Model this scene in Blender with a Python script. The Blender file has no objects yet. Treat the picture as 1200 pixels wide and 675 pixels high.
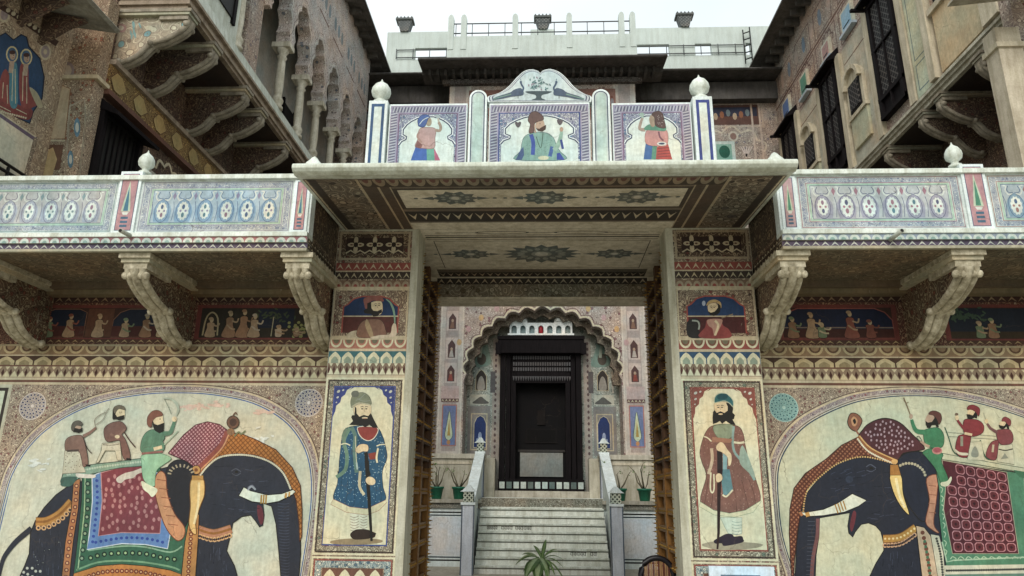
import bpy, math, random
from mathutils import Matrix, Vector
random.seed(7)
SC=bpy.context.scene; COL=SC.collection
# ------------------------------------------------------------------ camera
F=830.59; CX,CY=600.0,337.5; CAM=Vector((0,0,1.6))
_Y=Vector((35,-243.5,-F)).normalized(); _Z=Vector((30,2837.5,-F)).normalized()
_Z=(_Z-_Y*_Z.dot(_Y)).normalized(); _X=_Y.cross(_Z)
R=Matrix((_X,_Y,_Z))                    # camera -> world
cd=bpy.data.cameras.new('camera'); cam=bpy.data.objects.new('camera',cd); COL.objects.link(cam)
cd.lens=36*F/1200; cd.sensor_width=36; cd.clip_start=.05; cd.clip_end=2000
cam.matrix_world=Matrix.Translation(CAM)@R.to_4x4(); SC.camera=cam
# ------------------------------------------------------------------ world, sun, exposure
SUN_EL,SUN_AZ=math.radians(36),math.radians(196)
w=bpy.data.worlds.new('World'); SC.world=w; w.use_nodes=True; nt=w.node_tree; nt.nodes.clear()
sky=nt.nodes.new('ShaderNodeTexSky'); sky.sky_type='NISHITA'; sky.sun_disc=False
sky.sun_elevation=SUN_EL; sky.sun_rotation=SUN_AZ; sky.air_density=1; sky.dust_density=6; sky.ozone_density=.6
tc=nt.nodes.new('ShaderNodeTexCoord'); nz=nt.nodes.new('ShaderNodeTexNoise'); nz.inputs['Scale'].default_value=2.2; nz.inputs['Detail'].default_value=5
rp=nt.nodes.new('ShaderNodeValToRGB'); rp.color_ramp.elements[0].position=.3; rp.color_ramp.elements[1].position=.75
rp.color_ramp.elements[0].color=(6.2,7.0,7.2,1); rp.color_ramp.elements[1].color=(8.2,8.6,8.5,1)
mx=nt.nodes.new('ShaderNodeMix'); mx.data_type='RGBA'; mx.inputs[0].default_value=.82
bg=nt.nodes.new('ShaderNodeBackground'); bg.inputs[1].default_value=.108; wo=nt.nodes.new('ShaderNodeOutputWorld')
L=nt.links.new
L(tc.outputs['Generated'],nz.inputs['Vector']); L(nz.outputs['Fac'],rp.inputs[0]); L(sky.outputs[0],mx.inputs[6]); L(rp.outputs[0],mx.inputs[7])
L(mx.outputs[2],bg.inputs[0]); L(bg.outputs[0],wo.inputs[0])
sd=bpy.data.lights.new('sun','SUN'); sd.energy=1.1; sd.angle=math.radians(28); sd.color=(1,.97,.93)
so=bpy.data.objects.new('sun',sd); COL.objects.link(so)
sdir=Vector((math.sin(SUN_AZ)*math.cos(SUN_EL),math.cos(SUN_AZ)*math.cos(SUN_EL),math.sin(SUN_EL)))
so.rotation_euler=(-sdir).to_track_quat('-Z','Y').to_euler()
vs=SC.view_settings; vs.view_transform='Standard'; vs.look='None'; vs.gamma=1; vs.exposure=.54; vs.use_curve_mapping=False
# ------------------------------------------------------------------ projection of a photo point on a real plane
def at(px,py,y=None,x=None,z=None):
    d=R@Vector((px-CX,CY-py,-F))
    t=(y-CAM.y)/d.y if y is not None else ((x-CAM.x)/d.x if x is not None else (z-CAM.z)/d.z)
    return CAM+d*t
# ------------------------------------------------------------------ materials
def lin(h):
    h=h.lstrip('#'); o=[]
    for i in (0,2,4):
        c=int(h[i:i+2],16)/255; o.append(c/12.92 if c<=.04045 else ((c+.055)/1.055)**2.4)
    return (*o,1)
MC={}
def nd(t,k,**kw):
    n=t.nodes.new(k)
    for a,b in kw.items(): setattr(n,a,b)
    return n
def base(name,rough,metal=0):
    m=bpy.data.materials.new(name); m.use_nodes=True; t=m.node_tree; b=t.nodes['Principled BSDF']
    b.inputs['Roughness'].default_value=rough; b.inputs['Metallic'].default_value=metal
    b.inputs['Specular IOR Level'].default_value=.3
    return m,t,b
def noise(t,vec,scale,det=4,rough=.6):
    n=nd(t,'ShaderNodeTexNoise'); n.inputs['Scale'].default_value=scale; n.inputs['Detail'].default_value=det; n.inputs['Roughness'].default_value=rough
    t.links.new(vec,n.inputs['Vector']); return n
def ramp(t,fac,stops,interp='LINEAR'):
    r=nd(t,'ShaderNodeValToRGB'); r.color_ramp.interpolation=interp; e=r.color_ramp.elements
    while len(e)<len(stops): e.new(.5)
    for i,(p,c) in enumerate(stops):
        e[i].position=p; e[i].color=c if len(c)==4 else (*c,1)
    t.links.new(fac,r.inputs[0]); return r.outputs[0]
def mixc(t,fac,a,b,mode='MIX'):
    m=nd(t,'ShaderNodeMix',data_type='RGBA',blend_type=mode)
    for s,v in ((0,fac),(6,a),(7,b)):
        if isinstance(v,(float,int)): m.inputs[s].default_value=v
        elif isinstance(v,tuple): m.inputs[s].default_value=v
        else: t.links.new(v,m.inputs[s])
    return m.outputs[2]
def bump(t,b,h,st,dist=.01):
    n=nd(t,'ShaderNodeBump'); n.inputs['Strength'].default_value=st; n.inputs['Distance'].default_value=dist
    t.links.new(h,n.inputs['Height']); t.links.new(n.outputs[0],b.inputs['Normal'])
def age(t,co,col,wear,wearcol='#b9b09a',grime=.3,cracks=True):
    """fade, chip and stain a paint colour the way old lime plaster does"""
    big=noise(t,co,2.3,5,.65); fine=noise(t,co,19,5,.7)
    c=mixc(t,1.0,col,ramp(t,big.outputs[0],[(.3,(1-grime,)*3),(.68,(1.12,)*3)]),'MULTIPLY')
    c=mixc(t,1.0,c,ramp(t,fine.outputs[0],[(.3,(.80,)*3),(.7,(1.12,)*3)]),'MULTIPLY')
    hn=noise(t,co,1.1,3,.6); c=mixc(t,1.0,c,ramp(t,hn.outputs[0],[(.34,(.86,.97,1.02)),(.5,(1,1,1)),(.68,(1.06,.94,.84))]),'MULTIPLY')
    if cracks:
        wn=noise(t,co,3.0,3,.6); s=nd(t,'ShaderNodeVectorMath',operation='MULTIPLY_ADD'); s.inputs[1].default_value=(.35,)*3
        t.links.new(wn.outputs['Color'],s.inputs[0]); t.links.new(co,s.inputs[2])
        e=nd(t,'ShaderNodeTexVoronoi',feature='DISTANCE_TO_EDGE'); e.inputs['Scale'].default_value=1.6; t.links.new(s.outputs[0],e.inputs['Vector'])
        m=nd(t,'ShaderNodeMath',operation='MULTIPLY'); t.links.new(ramp(t,e.outputs['Distance'],[(.002,(1,1,1)),(.007,(0,0,0))]),m.inputs[0]); t.links.new(ramp(t,big.outputs[0],[(.45,(0,0,0)),(.6,(.55,)*3)]),m.inputs[1])
        c=mixc(t,m.outputs[0],c,lin('#4a4036'))
    mp0=nd(t,'ShaderNodeMapping'); mp0.inputs['Scale'].default_value=(9,9,1.3); t.links.new(co,mp0.inputs[0]); br=noise(t,mp0.outputs[0],3,4,.7)
    c=mixc(t,1.0,c,ramp(t,br.outputs[0],[(.3,(.88,.87,.84)),(.62,(1.05,)*3)]),'MULTIPLY')
    if wear>0:
        mp=nd(t,'ShaderNodeMapping'); mp.inputs['Scale'].default_value=(1,1,.45); t.links.new(co,mp.inputs[0])
        n3=noise(t,mp.outputs[0],7,8,.75)
        f=ramp(t,n3.outputs[0],[(.70-wear*.22,(0,0,0)),(.76-wear*.14,(.75,)*3)])
        c=mixc(t,f,c,lin(wearcol))
    return c,fine.outputs[0]
def P(col,wear=.25,rough=.75,grime=.25,metal=0,bm=.25,name=None):
    k=('P',col,wear,rough,grime,metal,bm)
    if k in MC: return MC[k]
    m,t,b=base(name or 'paint',rough,metal); co=nd(t,'ShaderNodeTexCoord').outputs['Object']
    c0=lin(col); g0=sum(c0[:3])/3; c0=tuple(v*.93+g0*.07 for v in c0[:3])+(1,)
    c,f=age(t,co,c0,wear,grime=grime); t.links.new(c,b.inputs['Base Color']); bump(t,b,f,bm,.004)
    MC[k]=m; return m
def FIL(bgc,fg,dk,acc,scale=14,warp=.03,wear=.3,axis=None,vine=.06,name='filigree'):
    """painted flowers ringed with dark lines in a net of pale vines"""
    k=('F',bgc,fg,dk,acc,scale,warp,wear,vine)
    if k in MC: return MC[k]
    m,t,b=base(name,.8); co=nd(t,'ShaderNodeTexCoord').outputs['Object']
    n=noise(t,co,scale*.7,2); s=nd(t,'ShaderNodeVectorMath',operation='MULTIPLY_ADD'); s.inputs[1].default_value=(warp,)*3
    t.links.new(n.outputs['Color'],s.inputs[0]); t.links.new(co,s.inputs[2]); v=s.outputs[0]
    # curling stems = contour lines of a smooth noise, blossoms = ringed cells laid over them
    cn=noise(t,co,scale*.75,.8,.4); mm=nd(t,'ShaderNodeMath',operation='MULTIPLY'); t.links.new(cn.outputs[0],mm.inputs[0]); mm.inputs[1].default_value=6.5
    pg=nd(t,'ShaderNodeMath',operation='PINGPONG'); t.links.new(mm.outputs[0],pg.inputs[0]); pg.inputs[1].default_value=.5
    c=ramp(t,pg.outputs[0],[(0,lin(fg)),(.10,lin(dk)),(.16,lin(bgc)),(.40,lin(dk)),(.45,lin(bgc))],'CONSTANT')
    a=nd(t,'ShaderNodeTexVoronoi'); a.inputs['Scale'].default_value=scale*.9; a.inputs['Randomness'].default_value=.75; t.links.new(v,a.inputs['Vector'])
    tint=nd(t,'ShaderNodeSeparateColor'); t.links.new(a.outputs['Color'],tint.inputs[0])
    pet=ramp(t,tint.outputs[0],[(0,lin(fg)),(.45,lin(acc)),(.75,lin(fg))],'CONSTANT')
    fl=ramp(t,a.outputs['Distance'],[(0,(1,1,1)),(.33,(1,1,1)),(.34,(0,0,0))],'CONSTANT')
    flc=ramp(t,a.outputs['Distance'],[(0,lin(dk)),(.09,lin(fg)),(.27,lin(dk))],'CONSTANT'); inner=ramp(t,a.outputs['Distance'],[(0,(0,0,0)),(.09,(1,1,1)),(.27,(0,0,0))],'CONSTANT')
    c=mixc(t,fl,c,mixc(t,inner,flc,pet))
    c,h=age(t,co,c,wear); t.links.new(c,b.inputs['Base Color']); bump(t,b,h,.3,.004)
    MC[k]=m; return m
def LAT(bgc,ln,dot,scale=8,plane='xz',lw=.07,dw=.33,sx=1.0,name='lattice',wear=.2):
    """diagonal lattice with a spot in each cell"""
    k=('L',bgc,ln,dot,scale,plane,lw,dw,sx,wear)
    if k in MC: return MC[k]
    m,t,b=base(name,.75); co=nd(t,'ShaderNodeTexCoord').outputs['Object']
    sp=nd(t,'ShaderNodeSeparateXYZ'); t.links.new(co,sp.inputs[0]); i={'x':0,'y':1,'z':2}
    ax=nd(t,'ShaderNodeMath',operation='MULTIPLY'); t.links.new(sp.outputs[i[plane[0]]],ax.inputs[0]); ax.inputs[1].default_value=sx
    pp=[]
    for op in ('ADD','SUBTRACT'):
        q=nd(t,'ShaderNodeMath',operation=op); t.links.new(ax.outputs[0],q.inputs[0]); t.links.new(sp.outputs[i[plane[1]]],q.inputs[1])
        r=nd(t,'ShaderNodeMath',operation='MULTIPLY'); r.inputs[1].default_value=scale; t.links.new(q.outputs[0],r.inputs[0])
        g=nd(t,'ShaderNodeMath',operation='PINGPONG'); g.inputs[1].default_value=.5; t.links.new(r.outputs[0],g.inputs[0]); pp.append(g.outputs[0])
    mn=nd(t,'ShaderNodeMath',operation='MINIMUM'); t.links.new(pp[0],mn.inputs[0]); t.links.new(pp[1],mn.inputs[1])
    c=ramp(t,mn.outputs[0],[(0,lin(ln)),(lw,lin(bgc)),(dw,lin(dot))],'CONSTANT')
    c,h=age(t,co,c,wear); t.links.new(c,b.inputs['Base Color']); MC[k]=m; return m
def STONE(c1,c2,scale=3,rough=.6,name='stone',streak=1):
    k=('S',c1,c2,scale,rough,streak)
    if k in MC: return MC[k]
    m,t,b=base(name,rough); co=nd(t,'ShaderNodeTexCoord').outputs['Object']
    n=noise(t,co,scale,8,.65); c=ramp(t,n.outputs[0],[(.3,lin(c1)),(.7,lin(c2))])
    mp=nd(t,'ShaderNodeMapping'); mp.inputs['Scale'].default_value=(5,5,.6); t.links.new(co,mp.inputs[0])
    st=noise(t,mp.outputs[0],2,6,.7); c=mixc(t,1.0,c,ramp(t,st.outputs[0],[(.35,(1-.28*streak,1-.30*streak,1-.36*streak)),(.58,(1.04,)*3)]),'MULTIPLY')
    f=noise(t,co,40,4,.7); c=mixc(t,1.0,c,ramp(t,f.outputs[0],[(.25,(.8,)*3),(.6,(1.03,)*3)]),'MULTIPLY')
    t.links.new(c,b.inputs['Base Color']); bump(t,b,f.outputs[0],.3,.004); MC[k]=m; return m
def WOOD(c1,c2,rough=.5,name='wood',spec=.3):
    k=('W',c1,c2,rough)
    if k in MC: return MC[k]
    m,t,b=base(name,rough); co=nd(t,'ShaderNodeTexCoord').outputs['Object']
    b.inputs['Specular IOR Level'].default_value=spec
    mp=nd(t,'ShaderNodeMapping'); mp.inputs['Scale'].default_value=(14,14,1.2); t.links.new(co,mp.inputs[0])
    n=noise(t,mp.outputs[0],2.5,7,.65); c=ramp(t,n.outputs[0],[(.3,lin(c1)),(.7,lin(c2))])
    t.links.new(c,b.inputs['Base Color']); bump(t,b,n.outputs[0],.4,.004); MC[k]=m; return m
# ------------------------------------------------------------------ mesh collecting
class MB:
    def __init__(s,T=None): s.v=[];s.f=[];s.m=[];s.sm=[];s.mats=[];s.T=T
    def mi(s,m):
        if m not in s.mats: s.mats.append(m)
        return s.mats.index(m)
    def add(s,vs,fs,m,smooth=False):
        o=len(s.v); s.v+= [s.T(*p) if s.T else tuple(p) for p in vs]
        i=s.mi(m)
        for f in fs: s.f.append([o+q for q in f]); s.m.append(i); s.sm.append(smooth)
    def box(s,x0,x1,y0,y1,z0,z1,m,smooth=False):
        s.add([(x0,y0,z0),(x1,y0,z0),(x1,y1,z0),(x0,y1,z0),(x0,y0,z1),(x1,y0,z1),(x1,y1,z1),(x0,y1,z1)],
              [(0,3,2,1),(4,5,6,7),(0,1,5,4),(1,2,6,5),(2,3,7,6),(3,0,4,7)],m)
    def prism(s,pts,ax,a,b,m,smooth=False):
        """pts 2D; ax 'x': pts=(y,z); 'y': pts=(x,z); 'z': pts=(x,y)"""
        n=len(pts); e=lambda p,c:{'x':(c,p[0],p[1]),'y':(p[0],c,p[1]),'z':(p[0],p[1],c)}[ax]
        s.add([e(p,a) for p in pts],[list(range(n))],m); s.add([e(p,b) for p in pts],[list(range(n))[::-1]],m)
        s.add([e(p,a) for p in pts]+[e(p,b) for p in pts],[(i,(i+1)%n,n+(i+1)%n,n+i) for i in range(n)],m,smooth)
    def lathe(s,cx,cy,prof,m,n=20,z0=0):
        vs=[];fs=[]
        for r,z in prof:
            for i in range(n):
                a=2*math.pi*i/n; vs.append((cx+r*math.cos(a),cy+r*math.sin(a),z0+z))
        for j in range(len(prof)-1):
            for i in range(n): fs.append((j*n+i,j*n+(i+1)%n,(j+1)*n+(i+1)%n,(j+1)*n+i))
        fs.append(list(range(n))[::-1]); fs.append([(len(prof)-1)*n+i for i in range(n)])
        s.add(vs,fs,m,True)
    def tube(s,pts,r,m,n=8):
        vs=[];fs=[];pts=[Vector(p) for p in pts]; N=len(pts)
        for j,p in enumerate(pts):
            d=(pts[min(j+1,N-1)]-pts[max(j-1,0)]).normalized(); u=d.orthogonal().normalized() if abs(d.z)>.9 else d.cross(Vector((0,0,1))).normalized(); w_=d.cross(u)
            rr=r(j/(N-1)) if callable(r) else r
            for i in range(n):
                a=2*math.pi*i/n; vs.append(tuple(p+u*rr*math.cos(a)+w_*rr*math.sin(a)))
        for j in range(N-1):
            for i in range(n): fs.append((j*n+i,j*n+(i+1)%n,(j+1)*n+(i+1)%n,(j+1)*n+i))
        fs.append(list(range(n))[::-1]); fs.append([(N-1)*n+i for i in range(n)])
        s.add(vs,fs,m,True)
    def quad(s,a,b,c,d,m): s.add([a,b,c,d],[(0,1,2,3)],m)
    def build(s,name,parent=None,bevel=0):
        me=bpy.data.meshes.new(name); o0=parent['_w'] if parent is not None and '_w' in parent else (0,0,0)
        me.from_pydata([(p[0]-o0[0],p[1]-o0[1],p[2]-o0[2]) for p in s.v],[],s.f)
        for m in s.mats: me.materials.append(m)
        me.polygons.foreach_set('material_index',s.m); me.polygons.foreach_set('use_smooth',s.sm); me.update()
        o=bpy.data.objects.new(name,me); COL.objects.link(o)
        if parent is not None: o.parent=parent; o['_w']=list(o0)
        else: o['_w']=[0,0,0]
        if bevel:
            b=o.modifiers.new('bevel','BEVEL'); b.width=bevel; b.segments=2; b.limit_method='ANGLE'
        return o
def empty(name,loc,label,cat,group=None):
    o=bpy.data.objects.new(name,None); COL.objects.link(o); o.location=loc; o['_w']=list(loc); tag(o,label,cat,group); return o
def tag(o,label=None,cat=None,group=None,kind=None):
    for k,v in (('label',label),('category',cat),('group',group),('kind',kind)):
        if v: o[k]=v
    return o
def spline(pts,n=4,closed=True):
    out=[];N=len(pts)
    for i in range(N if closed else N-1):
        g=lambda j:pts[j%N] if closed else pts[max(0,min(N-1,j))]
        a,b,c,d=g(i-1),g(i),g(i+1),g(i+2)
        for k in range(n):
            t=k/n; out.append(tuple(.5*((2*b[q])+(-a[q]+c[q])*t+(2*a[q]-5*b[q]+4*c[q]-d[q])*t*t+(-a[q]+3*b[q]-3*c[q]+d[q])*t**3) for q in range(2)))
    if not closed: out.append(tuple(pts[-1][:2]))
    return out
def inside(x,y,poly):
    c=False;j=len(poly)-1
    for i in range(len(poly)):
        if (poly[i][1]>y)!=(poly[j][1]>y) and x<(poly[j][0]-poly[i][0])*(y-poly[i][1])/(poly[j][1]-poly[i][1])+poly[i][0]: c=not c
        j=i
    return c
class Paint:
    """flat paint on a real plane: every shape is a thin leaf lying on the wall"""
    def __init__(s,ax,c,sg,k=0,st=.0007): s.mb=MB(); s.ax=ax;s.c=c;s.sg=sg;s.k=k;s.st=.00007;s.z=None
    def zoom(s,ox,oy,sc): s.z=(ox,oy,sc); return s
    def world(s): s.z=None; return s
    def cv(s,p):
        if s.z is None: return p
        q=at(s.z[0]+p[0]/s.z[2],s.z[1]+p[1]/s.z[2],**{s.ax:s.c})
        return {'y':(q.x,q.z),'x':(q.y,q.z),'z':(q.x,q.y)}[s.ax]
    def up(s,n=1): s.k+=n; return s
    def raw(s,pts,m,hold=False):
        q=[s.cv(p) for p in pts]; c=s.c+s.sg*(.001+s.k*s.st)
        A=sum(q[i][0]*q[(i+1)%len(q)][1]-q[(i+1)%len(q)][0]*q[i][1] for i in range(len(q)))
        pos={'y':-1,'x':1,'z':1}[s.ax]   # normal sign of a ccw polygon
        if (A>0)!=(pos==s.sg): q=q[::-1]
        v=[{'y':(a,c,b),'x':(c,a,b),'z':(a,b,c)}[s.ax] for a,b in q]
        s.mb.add(v,[list(range(len(v)))],m)
        if not hold: s.k+=1
    def poly(s,pts,m,sm=True,ol=None,ow=0,hold=False):
        q=spline(pts) if sm else pts
        s.raw(q,m,hold)
        if ol: s.line(q+[q[0]],ow,ol,sm=False)
    def line(s,pts,wd,m,sm=True,hold=False):
        q=spline(pts,4,False) if sm and len(pts)>2 else pts
        l=[];r=[];N=len(q)
        for i,p in enumerate(q):
            a=q[max(i-1,0)];b=q[min(i+1,N-1)]; dx,dy=b[0]-a[0],b[1]-a[1]; d=math.hypot(dx,dy) or 1
            h=(wd(i/(N-1)) if callable(wd) else wd)/2
            l.append((p[0]-dy/d*h,p[1]+dx/d*h)); r.append((p[0]+dy/d*h,p[1]-dx/d*h))
        for i in range(N-1): s.raw([l[i],l[i+1],r[i+1],r[i]],m,True)
        if not hold: s.k+=1
    def ell(s,cx,cy,rx,ry,m,rot=0,n=14,hold=False,ol=None,ow=0):
        c,t=math.cos(rot),math.sin(rot)
        q=[(cx+rx*math.cos(a)*c-ry*math.sin(a)*t,cy+rx*math.cos(a)*t+ry*math.sin(a)*c) for a in [2*math.pi*i/n for i in range(n)]]
        s.raw(q,m,hold)
        if ol: s.line(q+[q[0]],ow,ol,sm=False)
    def rect(s,x0,x1,y0,y1,m,hold=False): s.raw([(x0,y0),(x1,y0),(x1,y1),(x0,y1)],m,hold)
    def frame(s,x0,x1,y0,y1,w,m,hold=False):
        for a in ((x0,x1,y0,y0+w),(x0,x1,y1-w,y1),(x0,x0+w,y0+w,y1-w),(x1-w,x1,y0+w,y1-w)): s.rect(*a,m,True)
        if not hold: s.k+=1
    def beads(s,pts,n,r,m,hold=False):
        q=spline(pts,8,False); d=[0]
        for i in range(1,len(q)): d.append(d[-1]+math.hypot(q[i][0]-q[i-1][0],q[i][1]-q[i-1][1]))
        for k in range(n):
            t=d[-1]*(k+.5)/n; i=max(j for j in range(len(d)) if d[j]<=t); i=min(i,len(q)-2); f=(t-d[i])/((d[i+1]-d[i]) or 1)
            s.ell(q[i][0]+(q[i+1][0]-q[i][0])*f,q[i][1]+(q[i+1][1]-q[i][1])*f,r,r,m,n=7,hold=True)
        if not hold: s.k+=1
    def specks(s,poly,n,r,m,asp=1):
        xs=[p[0] for p in poly];ys=[p[1] for p in poly]; rnd=random.Random(n); pl=[];c=0
        while len(pl)<n and c<n*40:
            c+=1; x=rnd.uniform(min(xs),max(xs));y=rnd.uniform(min(ys),max(ys))
            if inside(x,y,poly) and all((x-a)**2+(y-b)**2>(r*3)**2 for a,b in pl): pl.append((x,y))
        for x,y in pl: s.ell(x,y,r,r*asp,m,n=6,hold=True)
        s.k+=1
    # --- friezes, world units, u along, v up
    def scal(s,x0,x1,z0,z1,n,bk,fr,inn=None,up=False,line=None):
        s.rect(x0,x1,z0,z1,bk); w_=(x1-x0)/n; h=z1-z0
        for ring,(m,f) in enumerate([(fr,1.0)]+([(line,.72)] if line else [])+([(inn,.5)] if inn else [])):
            for i in range(n):
                c=x0+(i+.5)*w_; q=[]
                for k in range(9):
                    a=math.pi*k/8; q.append((c+math.cos(a)*w_*.47*f,(z0+math.sin(a)*h*.9*f) if up else (z1-math.sin(a)*h*.9*f)))
                s.raw(q,m,True)
            s.k+=1
    def zig(s,x0,x1,z0,z1,n,bk,fr,dot=None):
        s.rect(x0,x1,z0,z1,bk); w_=(x1-x0)/n; h=z1-z0
        for i in range(n):
            a=x0+i*w_; s.raw([(a+w_*.08,z0+h*.08),(a+w_*.5,z0+h*.9),(a+w_*.92,z0+h*.08),(a+w_*.5,z0+h*.5)],fr,True)
        s.k+=1
        if dot:
            for i in range(n): s.ell(x0+i*w_+w_*.5,z0+h*.24,w_*.16,h*.15,dot,n=6,hold=True)
            for i in range(1,n): s.ell(x0+i*w_,z0+h*.72,w_*.15,h*.14,dot,n=6,hold=True)
            s.k+=1
    def diam(s,x0,x1,z0,z1,n,bk,tri,dia):
        s.rect(x0,x1,z0,z1,bk); w_=(x1-x0)/n; h=z1-z0
        for i in range(n):
            c=x0+(i+.5)*w_
            s.raw([(c-w_*.47,z0+h*.05),(c+w_*.47,z0+h*.05),(c,z0+h*.62)],tri,True)
            s.raw([(c-w_*.3,z1-h*.02),(c,z1-h*.3),(c+w_*.3,z1-h*.02)],tri,True)
        s.k+=1
        for i in range(n+1):
            c=min(max(x0+i*w_,x0+w_*.2),x1-w_*.2); s.raw([(c-w_*.2,z0+h*.45),(c,z0+h*.12),(c+w_*.2,z0+h*.45),(c,z0+h*.8)],dia,True)
        s.k+=1
    def petals(s,x0,x1,z0,z1,n,bk,m1,m2):
        """lotus petals: pointed leaves, alternate large and small"""
        s.rect(x0,x1,z0,z1,bk); w_=(x1-x0)/n; h=z1-z0
        for q,(m,f) in enumerate(((m1,1.),(m2,.6))):
            for i in range(n):
                c=x0+(i+.5)*w_; s.raw([(c-w_*.46*f,z0),(c-w_*.46*f,z0+h*.45*f),(c-w_*.2*f,z0+h*.8*f),(c,z0+h*.95*f),(c+w_*.2*f,z0+h*.8*f),(c+w_*.46*f,z0+h*.45*f),(c+w_*.46*f,z0)],m,True)
            s.k+=1
    def rope(s,x0,x1,z0,z1,w_,bk,fr,vert=False):
        s.rect(x0,x1,z0,z1,bk)
        a0,a1,b0,b1=(z0,z1,x0,x1) if vert else (x0,x1,z0,z1)
        n=max(1,int((a1-a0)/w_)); w_=(a1-a0)/n
        for i in range(n):
            a=a0+i*w_; q=[(a+w_*.05,b0),(a+w_*.5,b0),(a+w_*.95,b1),(a+w_*.5,b1)]
            s.raw([(v,u) for u,v in q] if vert else q,fr,True)
        s.k+=1
    def build(s,name,parent): return s.mb.build(name,parent)
def arch(u0,u1,zs,za,n=7,f=.42):
    """cusped (multifoil) arch curve from (u0,zs) to (u1,zs) through apex za"""
    c=(u0+u1)/2; a=(u1-u0)/2; h=za-zs; out=[]
    P0=[(c-a*math.cos(math.pi*i/n),zs+h*math.sin(math.pi*i/n)) for i in range(n+1)]
    for i in range(n):
        p,q=P0[i],P0[i+1]; dx,dy=q[0]-p[0],q[1]-p[1]; d=math.hypot(dx,dy); nx,ny=-dy/d,dx/d
        mx_,my=(p[0]+q[0])/2-c,(p[1]+q[1])/2-zs
        if nx*mx_+ny*my<0: nx,ny=-nx,-ny
        for k in range(6):
            t=k/6; b=math.sin(math.pi*t)*d*f; out.append((p[0]+dx*t+nx*b,p[1]+dy*t+ny*b))
    out.append(P0[-1]); return out
# ------------------------------------------------------------------ common materials
WHITE=STONE('#c3cdc4','#e2e8e0',2.5,.55,'lime_wash'); WHITE2=STONE('#ccd8d8','#e6efee',2.5,.5,'white_marble',.6)
CREAM=P('#c9c8a8',.12,.7,.12); CREAM2=P('#c9c5a6',.10,.7,.10)
JAMB=STONE('#a8a694','#c4c3b1',3,.7,'jamb_stone'); BEIGE=STONE('#c4bba6','#dcd4c0',2,.75,'plaster')
DKL=P('#38322c',.2); BRN=P('#6b4a3c',.3); RED=P('#8f4a41',.25); TEAL=P('#4f7f78',.25); BLUE=P('#3f5590',.2); PINK=P('#b98a88',.25)
NAVY=P('#262a35',.05,.6,.18); TAN=P('#ab9b80',.3); LTAN=P('#c2b597',.25); GREEN=P('#4f7a5e',.15); ORNG=P('#bd8345',.15)
FILB=FIL('#8a7867','#c0b197','#453a35','#7d4a44',17,.03)
FILG=FIL('#8d8674','#c6c1a9','#3f3f3a','#6d7a6a',20,.03)
FILP=FIL('#a08578','#c9b9a6','#58443f','#7a6a86',11,.04)
FILD=FIL('#5d4c40','#a08e74','#2f2722','#6a3f38',15,.04)
DARK=P('#151413',.0,.6,.1,name='black_and_void_shade')  # black metal, borders and brows; also the painted-in shade of openings
# ================================================================== SETTING
g=MB(); g.quad((-150,-150,0),(150,-150,0),(150,300,0),(-150,300,0),STONE('#9c9689','#bab4a6',.8,.8,'paving_stone')); tag(g.build('ground'),'pale stone paving of the forecourt and inner court',None,None,'structure')
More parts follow.
